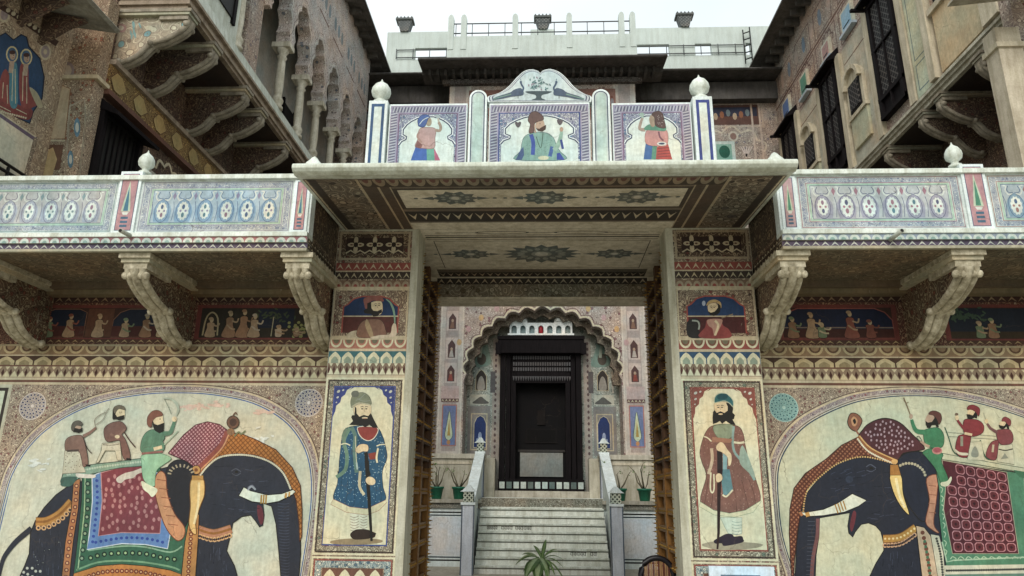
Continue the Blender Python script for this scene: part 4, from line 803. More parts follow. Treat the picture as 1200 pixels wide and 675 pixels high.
        p.poly([(383,150),(393,128),(415,130),(431,150),(424,172),(411,188),(393,180),(384,166)],P('#8a5a44'),True,BLK,2.5); p.poly([(394,150),(404,138),(416,152),(410,170),(399,168)],P('#c09068')); p.poly([(400,152),(406,146),(411,156),(406,164)],BLK); p.line([(411,186),(420,198)],6,P('#8a5a44'),False)
        # ear
        p.poly([(550,300),(565,270),(600,257),(640,260),(675,285),(690,335),(670,345),(655,380),(655,450),(640,492),(610,470),(580,420),(560,360)],P('#1b2130',.04,.55,.2),True,BLK,3); p.beads([(555,305),(580,296),(610,300),(635,318),(645,340)],11,5,P('#a9a58c'))
        p.poly([(648,347),(690,335),(686,372),(680,430),(672,500),(690,530),(668,520),(645,492),(658,420)],P('#b58468',.1),True,P('#6b3a28'),2.5)
        for yy in (370,400,430,460): p.line([(655,yy),(680,yy+3)],2.4,P('#8a5a44'),False,True)
        p.up(); p.poly([(525,335),(562,335),(570,400),(590,468),(562,442),(536,392)],P('#d3bd78',.08),True,BLK,3); p.line([(545,345),(556,400),(575,445)],9,P('#e3d9a8')); p.poly([(525,300),(552,300),(562,336),(525,336)],P('#9a7038'),False,BLK,2); p.ell(540,290,11,9,P('#c9a468'))
        # tusk
        p.poly([(217,458),(240,461),(300,451),(345,432),(372,415),(398,398),(446,420),(420,440),(372,460),(300,472),(250,475),(222,468)],P('#d0d2be',.05,.6,.08),False,BLK,3)
        for xx,yy in ((340,432),(349,428),(358,424),(367,420)): p.line([(xx,yy+2),(xx+10,yy+32)],4.5,P('#a8803c'),False,True)
        p.line([(245,461),(250,475)],14,P('#b58a48'),False); p.line([(222,460),(230,472)],10,P('#b0764c'),False)
        # collar and cloth
        pts=[(502,550),(560,545),(612,512)]; p.line(pts,28,P('#7a5428',.1)); p.line(pts,23,P('#a8803c',.1)); p.beads(pts,9,4,P('#dcc890')); off=[(x,y+22) for x,y in pts]; p.beads(off,10,8.5,P('#c09a78')); p.beads(off,10,4.5,P('#3a2f33'))
        p.poly([(675,290),(977,330),(1100,360),(1100,660),(977,640),(715,645),(700,560),(690,470),(692,400)],P('#4c7f62',.1),False,BLK,2.5)
        p.line([(700,560),(716,628),(740,622),(977,612),(1100,620)],5,P('#9ab79a'),False); 
        for i in range(15): p.line([(728+i*26,618),(736+i*26,610),(748+i*26,617)],3,P('#a3c0a0'),True,True)
        for i in range(9): p.line([(692+i*2,345+i*30),(700+i*2,352+i*30),(696+i*2,365+i*30)],3,P('#a3c0a0'),True,True)
        p.up(); p.poly([(700,285),(918,326),(958,600),(735,600),(705,450),(712,380)],P('#4a2028',.1),False,P('#a3a088'),2.5)
        TL,TR,BL,BR=(706,288),(916,328),(738,596),(954,596)
        def bl(u,v): return tuple((TL[i]*(1-u)+TR[i]*u)*(1-v)+(BL[i]*(1-u)+BR[i]*u)*v for i in (0,1))
        def cell(i,j,e):
            o=[];r=.28
            for (a_,b_) in ((e,e+r*.6),(e,1-e-r*.6),(e+r*.6,1-e),(1-e-r*.6,1-e),(1-e,1-e-r*.6),(1-e,e+r*.6),(1-e-r*.6,e),(e+r*.6,e)): o.append(bl((i+a_)/6,(j+b_)/8))
            return o
        for e,mm in ((.07,P('#b07a80')),(.14,P('#5a262c')),(.34,P('#3a1a20'))):
            for i in range(6):
                for j in range(8):
                    if i==0 and j<2: continue
                    p.poly(cell(i,j,e),mm,False,hold=True)
            p.up()
        p.poly([(975,335),(1000,338),(1010,610),(985,608)],P('#c3c9b4',.1),False); p.beads([(990,345),(998,600)],26,5,P('#4c7f62'))
        p.poly([(700,640),(977,636),(1100,645),(1100,675),(977,668),(705,672)],P('#c6c6b0',.1),False); p.beads([(712,657),(840,655),(977,652)],34,4.5,P('#3a3f3a')); p.poly([(705,670),(977,666),(1100,680),(1100,760),(700,760)],P('#5d7f6f',.15),False)
        p.poly([(612,505),(640,512),(662,540),(690,700),(705,850),(640,850),(632,675)],P('#b8a387',.1),False,BLK,2.5); p.beads([(632,520),(648,590),(660,675),(668,760)],13,7.5,P('#6a4030')); p.beads([(640,550),(654,630),(664,710)],9,5.5,P('#3f6a50'))
        p.poly([(662,535),(690,540),(704,600),(712,700),(716,850),(700,850),(690,700)],P('#c0bfa8',.1),False); p.beads([(680,545),(696,610),(706,720)],20,4.5,P('#3a3f3a'))
        p.poly([(700,262),(820,285),(977,312),(1100,335),(1100,352),(977,328),(820,300),(700,283)],P('#b9bea2',.1),False,P('#4a5a4a'),2); p.poly([(940,318),(1100,345),(1100,372),(960,342)],P('#3f6f52',.1),False)
        p.build('painted_elephant',mural)['label']='painted dark elephant with a brown and maroon cap and checked maroon saddle cloth'
        k2=p.k+1
        p=Paint('y',YW,-1,k2,.0005).zoom(1000,450,5.625); GR=P('#3f7a55',.1)
        p.poly([(455,450),(512,425),(588,462),(578,510),(622,622),(600,650),(575,655),(540,562),(480,485)],GR,True,P('#1f3f2f'),3); p.poly([(575,650),(615,640),(640,610),(645,632),(620,672),(580,672)],P('#c9cdb0'))
        p.poly([(460,330),(462,305),(550,287),(592,330),(592,400),(560,422),(490,415),(465,378)],GR,True,P('#1f3f2f'),3); p.line([(465,318),(420,312),(398,285),(382,235)],lambda t:34-14*t,GR); p.ell(378,214,12,16,SKN2); p.line([(372,200),(350,140),(330,90)],7,P('#7a6a50'),False); p.line([(330,105),(345,125),(362,120)],5,P('#7a6a50'))
        p.ell(550,440,34,24,P('#b58078')); p.ell(550,436,26,17,P('#9c5058')); p.line([(440,375),(470,400),(500,412)],16,SKN2); p.line([(415,350),(430,345),(450,375),(432,372),(415,350)],4,P('#4a5a50'))
        p.poly([(480,215),(500,195),(535,205),(538,250),(500,262),(472,245)],SKN2); p.poly([(473,245),(490,255),(515,250),(532,225),(528,205),(550,225),(556,262),(562,285),(545,285),(540,270),(515,272),(505,290),(485,290),(475,268)],BLK,False); p.poly([(494,200),(505,182),(535,177),(572,195),(580,235),(562,268),(548,235),(525,208)],P('#5d3a33'),True,BLK,2)
        p.build('painted_rider',mural)['label']='painted mahout in green holding up a goad'
        p=Paint('y',YW,-1,k2,.0005).zoom(1080,450,5.625); MR=P('#7d3236',.1)
        p.line([(150,285),(175,350),(205,440),(250,480)],7,P('#3a5a48')); p.poly([(305,385),(392,378),(402,440),(412,505),(300,500)],P('#c3c3a8',.1),False,P('#6f7a68'),2.5); p.poly([(325,450),(350,410),(372,450),(368,480),(330,480)],P('#8a8f80'))
        p.line([(170,318),(500,345)],3,P('#8a8f80'),False,True); p.line([(170,345),(500,365)],3,P('#8a8f80'),False)
        p.poly([(235,352),(262,335),(302,330),(322,352),(308,440),(298,482),(250,480),(220,432)],MR,True,P('#3a1a1c'),3); p.poly([(220,430),(250,450),(300,455),(298,470),(250,468),(220,445)],P('#cfc9b0')); p.line([(262,345),(262,410)],18,P('#8a8a78'),False)
        p.poly([(275,242),(320,232),(372,240),(406,272),(400,320),(342,346),(280,330)],MR,True,P('#3a1a1c'),3); p.line([(282,300),(250,262),(232,235)],lambda t:20-6*t,MR); p.ell(230,222,12,18,SKIN); p.ell(228,200,12,9,P('#6a5a48')); p.line([(280,325),(330,335)],16,SKIN,False)
        p.poly([(303,175),(340,165),(352,200),(330,215),(303,205)],SKIN); p.poly([(293,200),(310,200),(335,208),(352,180),(364,205),(362,228),(345,222),(322,234),(300,228)],BLK,False); p.poly([(298,168),(305,145),(340,138),(380,163),(374,212),(352,185),(325,170)],MR,True,P('#3a1a1c'),2)
        p.build('painted_rider',mural)['label']='painted rider in maroon, second from the right edge'
        p=Paint('y',YW,-1,k2,.0005).zoom(1080,450,5.625)
        p.line([(385,370),(395,420),(425,490),(480,500)],7,P('#3a5a48')); p.poly([(500,405),(595,398),(605,460),(608,530),(495,512)],P('#c3c3a8',.1),False,P('#6f7a68'),2.5); p.beads([(505,430),(550,438),(598,428)],12,4.5,BLK); p.poly([(520,495),(545,455),(570,490)],P('#8a8f80'),False)
        p.poly([(460,382),(502,372),(502,420),(485,500),(425,482),(430,430)],P('#7a4044',.1),True,P('#3a1a1c'),3); p.line([(470,400),(465,450)],14,P('#b0a890'),False)
        p.poly([(490,312),(520,300),(575,300),(600,342),(590,390),(530,402),(500,372)],P('#7a4044',.1),True,P('#3a1a1c'),3); p.line([(497,320),(452,292),(430,262)],lambda t:20-6*t,P('#6a4a4a')); p.ell(424,246,12,15,SKIN); p.line([(420,235),(405,190)],3,P('#8a8f80'),False)
        p.poly([(515,250),(545,245),(552,275),(530,290),(512,280)],SKIN); p.poly([(505,270),(540,278),(556,255),(572,275),(575,300),(562,298),(558,280),(535,298),(512,292)],BLK,False); p.poly([(525,245),(532,225),(552,217),(585,240),(580,278),(560,262),(545,248)],P('#7d3a3e'),True,P('#3a1a1c'),2)
        p.build('painted_rider',mural)['label']='rightmost painted rider in dull red'
# ================================================================== SIDE BALCONIES
def bracket(mb,w_,prof_depth,h,mats):
    """console in local coords: wall at y=0, sticks out to -y, top at z=0"""
    body,front,side=mats; D=prof_depth
    fr=[(-D,-.16),(-D*.97,-.3*h),(-D*.86,-.42*h),(-D*.68,-.54*h),(-D*.52,-.60*h),(-D*.44,-.70*h),(-D*.36,-.82*h),(-D*.22,-.92*h),(-.06,-.97*h)]
    s=spline(fr,5,False)
    mb.prism([(0,-.1)]+[(-D*.97,-.1)]+[(y+.03,z+.01) for y,z in s]+[(0,-h)],'x',-w_*.33,w_*.33,side)
    # front scroll, three ribs
    for k,(a,b,t_) in enumerate(((-.5,-.22,.05),(-.2,.2,.07),(.22,.5,.05))):
        vs=[];fs=[];n=len(s)
        for i,(y,z) in enumerate(s):
            p0,p1=s[max(i-1,0)],s[min(i+1,n-1)]; dy,dz=p1[0]-p0[0],p1[1]-p0[1]; d=math.hypot(dy,dz) or 1; ny,nz=(dz/d,-dy/d)
            if ny>0: ny,nz=-ny,-nz
            vs+=[(a*w_,y+.02,z),(a*w_,y+ny*t_*.6,z+nz*t_*.6),((a+b)/2*w_,y+ny*t_,z+nz*t_),(b*w_,y+ny*t_*.6,z+nz*t_*.6),(b*w_,y+.02,z)]
        for i in range(n-1):
            for j in range(4): fs.append((i*5+j,i*5+j+1,(i+1)*5+j+1,(i+1)*5+j))
        mb.add(vs,fs,front,True)
    # cap, knobs
    mb.box(-w_*.78,w_*.78,-D-.07,0,-.055,0,front); mb.box(-w_*.7,w_*.7,-D-.04,0,-.10,-.055,body); mb.box(-w_*.58,w_*.58,-D-.02,-D*.6,-.17,-.10,front)
    for (y,z,r) in ((-D*.97,-.24,.075),(-D*.50,-.62*h,.07),(-.1,-.96*h,.07)):
        for i in range(5): 
            x=-w_*.5+i*w_*.25; sph(mb,x,y-.02,z,r*.62,front)
def sph(mb,x,y,z,r,m,n=8):
    vs=[];fs=[]
    for j in range(5):
        a=math.pi*(j+.5)/5
        for i in range(n): b=2*math.pi*i/n; vs.append((x+r*math.sin(a)*math.cos(b),y+r*math.sin(a)*math.sin(b),z+r*math.cos(a)))
    for j in range(4):
        for i in range(n): fs.append((j*n+i,j*n+(i+1)%n,(j+1)*n+(i+1)%n,(j+1)*n+i))
    mb.add(vs,fs,m,True)
BRK=(P('#b5ab8f',.3),STONE('#7d745e','#d2cab2',13,.7,'carved_stone'),FIL('#6b5443','#a08d70','#3a2a22','#7a4a3c',13,.05))
YB=7.2
def balpanel(p,x0,x1,z0,z1,pal,n=6):
    A,B,C,D_=pal # line, tint, motif, accent
    p.rect(x0,x1,z0,z1,P('#bfcac6',.12)); 
    def fr(i,w_,m): p.frame(x0+i,x1-i,z0+i*.8,z1-i*.8,w_,m)
    fr(.012,.008,D_); fr(.03,.055,FIL('#a5adb5','#c9d0cc','#5f6a86','#8a93a8',30,.015)); fr(.095,.008,D_); fr(.11,.02,P('#a3c0ac',.1)); fr(.135,.006,A)
    u0,u1,v0,v1=x0+.14,x1-.14,z0+.115,z1-.115; p.rect(u0,u1,v0,v1,B); w_=(u1-u0)/n; h=v1-v0
    jr=random.Random(int((x0+20)*1000)); jc=[u0+(i+.5+jr.uniform(-.035,.035))*w_ for i in range(n)]; js=[jr.uniform(.90,1.08) for i in range(n)]; al=[A,D_,P('#5a7f8a',.15),P('#8a6f80',.15)]
    for i in range(n):
        c=u0+(i+.5)*w_
        p.poly([(c-.36*w_,v0+.05*h),(c-.3*w_,v0+.02*h),(c+.3*w_,v0+.02*h),(c+.36*w_,v0+.05*h),(c+.42*w_,v0+.35*h),(c+.3*w_,v0+.58*h),(c,v0+.74*h),(c-.3*w_,v0+.58*h),(c-.42*w_,v0+.35*h)],C,True,hold=True)
    p.up()
    for i in range(n):
        c=jc[i]; f_=js[i]
        q=[]
        for k in range(24):
            a=2*math.pi*k/24; f=1 if k%2 else .86; q.append((c+.27*w_*f*f_*math.cos(a),v0+.36*h+.30*h*f*f_*math.sin(a)))
        p.poly(q,P('#d0d9d2',.08),False,hold=True)
        oq=[(c+.33*w_*math.cos(2*math.pi*k/20),v0+.36*h+.36*h*math.sin(2*math.pi*k/20)) for k in range(21)]; p.line(oq,.006,A,False,True)
        p.line([(c-.5*w_,v0+.04*h),(c-.44*w_,v0+.4*h),(c-.5*w_,v0+.66*h)],.006,A,True,True)
        for s in (-1,1): p.line([(c+s*.08*w_,v0+.72*h),(c+s*.25*w_,v0+.70*h),(c+s*.36*w_,v0+.82*h),(c+s*.3*w_,v0+.95*h),(c+s*.44*w_,v0+.97*h)],.014,P('#cdd4cc',.1),True,True)
    p.up()
    for i in range(n):
        c=u0+(i+.5)*w_
        for s in (-1,1): p.line([(c+s*.02*w_,v0+.76*h),(c+s*.2*w_,v0+.76*h),(c+s*.28*w_,v0+.84*h),(c+s*.2*w_,v0+.97*h)],.007,A,True,True)
        for dx,dy,rx,ry in ((0,.13,.07,.08),(0,-.13,.07,.08),(.12,0,.055,.04),(-.12,0,.055,.04)): p.ell(jc[i]+dx*w_,v0+(.36+dy)*h,rx*w_*js[i],ry*h*js[i],jr.choice(al) if dy else D_,n=8,hold=True)
        p.up(0)
    p.up()
    for i in range(n+1):
        c=u0+i*w_
        if 0<i<n: p.poly([(c,v0+.7*h),(c+.09*w_,v0+.84*h),(c,v0+.96*h),(c-.09*w_,v0+.84*h)],D_,False,hold=True)
    p.up()
def cypress(p,x0,x1,z0,z1,bg,leaf):
    c=(x0+x1)/2; w_=(x1-x0); p.rect(x0,x1,z0,z1,bg); p.frame(x0,x1,z0,z1,.008,P('#55607a',.1))
    p.poly([(c-.28*w_,z0+.33*(z1-z0)),(c-.2*w_,z0+.5*(z1-z0)),(c,z0+.88*(z1-z0)),(c+.2*w_,z0+.5*(z1-z0)),(c+.28*w_,z0+.33*(z1-z0))],P('#b9c9b0',.1),False); p.poly([(c-.15*w_,z0+.34*(z1-z0)),(c-.1*w_,z0+.5*(z1-z0)),(c,z0+.78*(z1-z0)),(c+.1*w_,z0+.5*(z1-z0)),(c+.15*w_,z0+.34*(z1-z0))],leaf,False)
    for i in range(3): p.rect(c-.22*w_,c+.22*w_,z0+(.06+.07*i)*(z1-z0),z0+(.10+.07*i)*(z1-z0),P('#4a6a80',.1),True)
    p.up(); p.poly([(c-.22*w_,z0+.32*(z1-z0)),(c-.12*w_,z0+.27*(z1-z0)),(c+.12*w_,z0+.27*(z1-z0)),(c+.22*w_,z0+.32*(z1-z0))],P('#d0d6cc'),False)
for s_ in (-1,1):
    left=s_<0; dx=0 if left else -.0
    bal=empty('balcony',(s_*4.6,7.2,4.1),('left' if left else 'right')+' balcony beside the gate canopy, pale parapet painted with rows of buds on carved brackets','balcony')
    xi,xo=s_*2.56,s_*10.2; a,b=sorted((xi,xo))
    m=MB(); m.box(a,b,YB+.02,YB+.16,4.34,5.0,WHITE2); m.box(a,b,YB-.03,YB+.19,4.99,5.045,WHITE); m.box(a,b,YB-.03,YB+.2,4.30,4.35,WHITE)
    i0,i1=sorted((xi,xi-s_*-.14)); m.box(i0,i1,YB+.16,8.32,4.14,5.0,FILD); par=m.build('parapet',bal,.004)
    m=MB(); m.box(a,b,YB-.01,8.6,4.235,4.30,P('#a8a79a',.2)); m.box(a,b,YB+.02,8.6,4.17,4.235,P('#8a8578',.2)); m.box(a,b,YB,8.6,4.14,4.17,P('#a59f88',.2)); m.build('floor_slab',bal)
    p=Paint('y',YB-.01,-1); n_=int((b-a)/.115); p.scal(a,b,4.235,4.30,n_,P('#9c6d72' if left else '#8f9aa8',.2),P('#c3cdc4',.1),P('#8aa59c',.1),up=True); p.build('cornice_painting',bal)
    p=Paint('y',YB+.02,-1); p.zig(a,b,4.17,4.235,int((b-a)/.1),P('#5a4f62',.2),P('#c0c3b8',.1)); p.build('cornice_painting',bal)
    # inner side face + its cornice
    p=Paint('x',xi,-s_); p.rect(YB+.16,8.25,4.36,4.99,FIL('#4f443a','#7a6d58','#2f2822','#5f5040',10,.05)); p.zig(YB+.02,8.25,4.24,4.29,10,P('#4a3c30',.2),LTAN); p.zig(YB+.03,8.25,4.175,4.23,10,P('#4a3c30',.2),LTAN); p.build('side_painting',bal)
    p=Paint('y',YB+.02,-1)
    posts=[(2.585,2.76),(4.53,4.78),(6.55,6.8),(8.5,8.75)]
    pals=[(P('#4f6688',.15),P('#a3b8c4',.2),P('#7f9fb8',.2),P('#8a86a0',.2)),(P('#6f6a7c',.15),P('#b3b4b2',.2),P('#9fa6b2',.2),P('#7d9396',.2))] if left else [(P('#565c78',.15),P('#b3b8b8',.2),P('#9a9aa8',.2),P('#9c7480',.2)),(P('#4a6282',.15),P('#a6b4ba',.2),P('#7f9cae',.2),P('#98736c',.2))]
    for i in range(3):
        q0,q1=posts[i][1],posts[i+1][0]; u0,u1=sorted((s_*(q0+.02),s_*(q1-.02))); balpanel(p,u0,u1,4.37,4.98,pals[min(i,1)])
    p.build('parapet_painting',par)
    for i,(q0,q1) in enumerate(posts):
        u0,u1=sorted((s_*q0,s_*q1)); m=MB(); tall=5.10 if i else 5.03
        m.box(u0,u1,YB-.005 if i else YB,YB+.17,4.352,tall-(0 if i else .05),WHITE2); po=m.build('post',par)
        p=Paint('y',YB-.005 if i else YB,-1); cypress(p,u0+.03,u1-.03,4.38,tall-.03 if i else 4.96,P('#b48a8e' if (left or i) else '#b89a9c',.3),P('#4a7a90' if left else '#4f8a70',.1)); p.build('post_painting',po)
        if i: finial('finial',po,(u0+u1)/2+(.09 if left else -.11),YB+.09,tall,.085)
    for x in (2.68,4.5,6.38,8.3):
        T=lambda x_,y_,z_,X=s_*x:(X+x_,8.6+y_,4.138+z_); mb=MB(T); bracket(mb,.23,1.28,.80,BRK); mb.build('bracket',bal)
    # drain spout
    P0,P1=(at(154,277,y=7.2),at(141,270,y=7.0)) if left else (at(1043,281,y=7.2),at(1057,270,y=7.0)); SPM=P('#b3b5a8',.2); d_=(P1-P0)
    m=MB(); m.tube([tuple(P0),tuple(P1)],.024,SPM,12); m.tube([tuple(P0+d_*.9),tuple(P1+d_*.012)],.019,DARK,10); m.build('drain_spout',bal)
    # soffit mouldings between brackets
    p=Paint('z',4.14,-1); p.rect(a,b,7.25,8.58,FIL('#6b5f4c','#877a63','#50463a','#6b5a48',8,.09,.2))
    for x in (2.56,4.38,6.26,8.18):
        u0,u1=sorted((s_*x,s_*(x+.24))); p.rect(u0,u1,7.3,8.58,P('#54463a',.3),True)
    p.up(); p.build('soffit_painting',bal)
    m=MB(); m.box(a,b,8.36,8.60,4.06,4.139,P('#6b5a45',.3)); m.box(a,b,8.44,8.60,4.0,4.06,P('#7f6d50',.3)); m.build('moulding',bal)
# ================================================================== LEFT COURTYARD WING
PLAS=STONE('#8f8b80','#bdb9ab',2,.75,'worn_plaster'); PLW=STONE('#b3b9ac','#d6dad0',2,.65,'pale_plaster')
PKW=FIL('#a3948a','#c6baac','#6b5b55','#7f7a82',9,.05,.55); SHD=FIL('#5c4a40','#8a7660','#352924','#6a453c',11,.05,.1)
DWD=WOOD('#0a090a','#1d181a',.7,'black_wood',.1); GREY=P('#b9b7ae',.2)
def xrot(X,sg,Y,z): # bracket local (x along wall, -y out of wall) -> world, wall plane at X, pointing sg*x
    return lambda x,y,zz:(X-sg*y,Y+x,z+zz)
lw=empty('courtyard_wing',(-7,8.8,0),'left wing of the inner court with a columned gallery above a balcony on scrolled brackets','building')
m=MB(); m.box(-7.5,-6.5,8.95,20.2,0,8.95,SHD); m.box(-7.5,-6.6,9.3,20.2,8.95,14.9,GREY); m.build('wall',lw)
m=MB(); m.box(-7.5,-5.6,9.1,9.3,8.96,14.8,PLAS); m.box(-5.9,-5.55,9.3,10.9,9.38,14.8,PLW); m.box(-5.95,-5.52,11.2,11.78,9.0,14.8,PKW); m.build('end_wall',lw)
m=MB()
for (z0,z1,o_) in ((8.72,8.78,.0),(8.78,8.84,.04),(8.84,8.91,.02),(8.91,8.96,.08)): m.box(-6.5,-5.42+o_,9.02-o_,20.2,z0,z1,STONE('#77685a','#a89883',5,.7,'moulding_stone'))
m.box(-6.5,-5.5,9.1,20.2,8.70,8.719,P('#3a2f29',.15)); m.build('balcony_floor',lw)  # last sheet: dark carved underside, its colour also deepening the shade there
m=MB(); m.prism([(-5.40,8.962),(-5.46,9.06),(-5.52,9.38),(-5.66,9.38),(-5.66,8.962)],'y',9.32,20.2,PLW); m.build('low_wall',lw)
cols=[11.78]+[13.1,14.35,15.5,16.8,18.0,19.4]
prof=[(.13,0),(.13,.06),(.09,.09),(.12,.16),(.13,.22),(.08,.30),(.085,.34),(.095,.6),(.085,1.1),(.075,1.2),(.11,1.25),(.07,1.3),(.13,1.40),(.14,1.45)]
CLM=STONE('#b3ac98','#d9d3c2',5,.65,'column_stone')
for yy in cols[1:]:
    m=MB(); m.lathe(-5.6,yy,prof,CLM,16,9.38); m.box(-5.80,-5.40,yy-.14,yy+.14,10.83,10.949,CLM); m.build('column',lw)
m=MB(); m.lathe(-5.6,11.0,prof,CLM,16,9.38); m.box(-5.75,-5.5,10.85,11.15,10.83,14.8,PLAS); m.build('column',lw)
LOGW=FIL('#c9bdb6','#dad3cb','#776862','#77808c',9,.05,.6)
for i in range(len(cols)-1):
    a,b=cols[i],cols[i+1]; ac=arch(a+.20,b-.20,11.15,12.35,7,.26)
    m=MB(); m.prism([(a,14.8),(a,10.95),(a+.13,10.95),(a+.14,11.08)]+ac+[(b-.14,11.08),(b-.13,10.95),(b,10.95),(b,14.8)],'x',-5.72,-5.42,LOGW)
    m.build('arch',lw)
    p=Paint('x',-5.42,1); p.line(arch(a+.16,b-.16,11.12,12.43,7,.26),.03,P('#cfc6b8',.2),False); p.line(arch(a+.12,b-.12,11.12,12.52,7,.26),.012,P('#6b5650',.2),False); p.rect(a+.2,b-.2,13.0,13.05,BRN,True); p.rect(a+.1,b-.1,14.0,14.06,P('#c0b4a4',.2),True); p.up()
    for k in range(3): p.ell(a+.3+.32*k,13.5,.1,.2,P('#7d8a90',.3),n=12,hold=True)
    p.build('arch_painting',m and bpy.data.objects[[o.name for o in lw.children if o.name.startswith('arch')][-1]])
m=MB(); m.prism([(-6.6,15.1),(-5.4,15.05),(-4.95,14.88),(-4.88,14.80),(-4.88,14.74),(-4.97,14.78),(-5.5,14.82),(-6.6,14.82)],'y',9.0,20.9,STONE('#4a4744','#6b6762',3,.8,'eave_stone')); m.build('eave',lw)
for k in range(22): m=MB(); m.box(-5.5,-5.1,9.4+k*.53,9.52+k*.53,14.66,14.82,STONE('#4a4744','#6b6762',3,.8,'eave_stone')); m.build('eave_bracket',lw)

m=MB(); 
for (a,b) in ((12.2,12.9),(15.8,16.5),(9.9,10.4)): m.box(-6.6,-6.55,a,b,9.5,11.2,DARK); m.box(-6.58,-6.53,a-.08,a,9.4,11.3,DWD); m.box(-6.58,-6.53,b,b+.08,9.4,11.3,DWD)
m.build('window',lw)
m=MB(); m.box(-5.55,-5.52,9.95,10.6,9.75,11.0,DARK); m.box(-5.55,-5.50,9.85,9.95,9.65,11.1,DWD); m.box(-5.55,-5.50,10.6,10.7,9.65,11.1,DWD); m.build('window',lw)
for i,yy in enumerate((9.16,9.98,11.3,12.05,13.4,15.0,16.6,18.2)):
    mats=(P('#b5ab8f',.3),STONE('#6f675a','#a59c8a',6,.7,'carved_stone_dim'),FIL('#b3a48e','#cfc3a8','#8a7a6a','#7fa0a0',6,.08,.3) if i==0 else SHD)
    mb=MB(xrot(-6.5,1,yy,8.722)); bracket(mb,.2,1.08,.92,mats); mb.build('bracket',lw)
p=Paint('y',9.16-.2*.33,-1); p.zoom(100,0,5.63)
for i in range(9): p.ell(330+random.uniform(-35,35),200+random.uniform(-50,45),6,22,P('#7fa3a0',.2),random.uniform(-.4,.4),8)
p.up(); p.ell(235,185,38,30,P('#b08a80',.3)); p.ell(235,185,20,16,P('#cbb9a0',.2)); p.build('bracket_painting',lw)
m=MB(); m.box(-6.5,-6.40,8.96,20.2,7.30,7.72,FIL('#7d6340','#b59a62','#4a3222','#8a4a3a',16,.04)); m.box(-6.5,-6.34,8.96,20.2,7.72,7.80,STONE('#77685a','#a89883',5,.7,'moulding_stone')); m.box(-6.5,-6.36,8.96,20.2,7.22,7.30,BRN); m.build('string_course',lw)
# dark window with wooden hood
m=MB(); m.box(-6.5,-6.42,8.98,9.95,5.0,7.0,DARK); m.box(-6.5,-6.36,8.96,9.04,4.6,7.0,DWD); m.box(-6.5,-6.36,9.9,10.0,4.6,7.0,DWD)
for k in range(7): m.box(-6.45,-6.40,9.1+k*.12,9.12+k*.12,5,6.9,DWD)
m.prism([(-6.5,7.18),(-6.15,6.92),(-6.15,6.86),(-6.5,7.0)],'y',8.94,10.1,DWD); m.build('window',lw)
m=MB(); m.box(-6.5,-6.44,10.3,10.75,4.6,6.7,PLAS); m.box(-6.5,-6.44,11.0,11.9,4.6,6.6,DARK); m.box(-6.5,-6.38,11.9,12.1,4.6,7.1,PKW); m.build('panel',lw)
p=Paint('x',-6.39,1)
for k in range(18): p.poly([(9.1+k*.6,7.36),(9.25+k*.6,7.36),(9.4+k*.6,7.5),(9.25+k*.6,7.66),(9.1+k*.6,7.66),(8.98+k*.6,7.5)],P('#a8905c',.3),False,P('#5a3a2a'),.012)
p.build('string_painting',lw)
p=Paint('x',-6.44,1); ac=arch(10.35,11.5,6.3,6.95,7); p.line(ac,.05,LTAN,False); p.build('niche_painting',lw)
# corner pier
m=MB(); m.box(-6.9,-6.44,8.72,8.96,4.43,8.72,FIL('#9a8570','#c3b196','#5c483c','#96644e',15,.04)); m.box(-6.93,-6.38,8.68,8.98,7.30,7.36,LTAN); pi_=m.build('pier',lw)
p=Paint('y',8.72,-1).zoom(0,0,3.213)
p.poly([(205,340),(225,318),(265,335),(245,522),(175,522)],P('#c0a98a',.3),False,P('#8a5a3a'),3); p.poly([(155,545),(240,545),(225,640),(145,640)],P('#6a4a38',.3),False); p.poly([(170,570),(200,555),(215,600),(195,668),(155,668)],P('#c0a070',.3),False)
p.line([(150,528),(245,530)],6,LTAN,False); p.ell(255,265,26,32,P('#8a7a78')); p.ell(255,265,15,20,P('#b0a08c')); p.build('pier_painting',pi_)
p=Paint('x',-6.44,1).zoom(0,0,3.213)
for q in ([(262,400),(318,372),(322,440),(300,660),(245,665)],): p.line(q+[q[0]],5,LTAN,False); p.line(q+[q[0]],2,P('#5a3a34'),False)
for (a,b,r) in ((290,480,24),(265,600,22)): p.ell(a,b,r*.5,r*1.5,P('#5f7f8d',.2),n=14); p.ell(a,b,r*.28,r*.8,P('#c3bfb0',.2),n=12)
p.build('pier_painting',pi_)
# near wall with medallion
fw=empty('terrace_wall',(-7.2,7.3,4.4),'painted side wall at the far left above the balcony with a blue medallion of two figures','wall')
m=MB(); m.box(-7.6,-6.9,7.30,8.72,4.43,9.0,FIL('#a38f78','#c3b094','#7d6450','#8f5a48',10,.06,.4)); wl2=m.build('wall',fw)
p=Paint('x',-6.9,1).zoom(0,0,3.213)
p.poly([(-400,250),(0,430),(130,520),(90,668),(-400,668)],P('#c9bfa6',.25,.7,.15),False); p.line([(-300,290),(0,432),(135,525)],16,P('#6a5a6a',.3),False); p.line([(-300,283),(0,424),(135,516)],5,LTAN,False); p.line([(135,520),(95,668)],16,FILB,False)
p.poly([(-120,200),(-60,130),(0,135),(20,124),(50,150),(80,130),(100,140),(108,175),(150,220),(166,290),(158,370),(125,420),(112,465),(60,440),(0,400),(-120,380)],P('#2c4664',.25,.7,.25),False,P('#1c2230'),5)
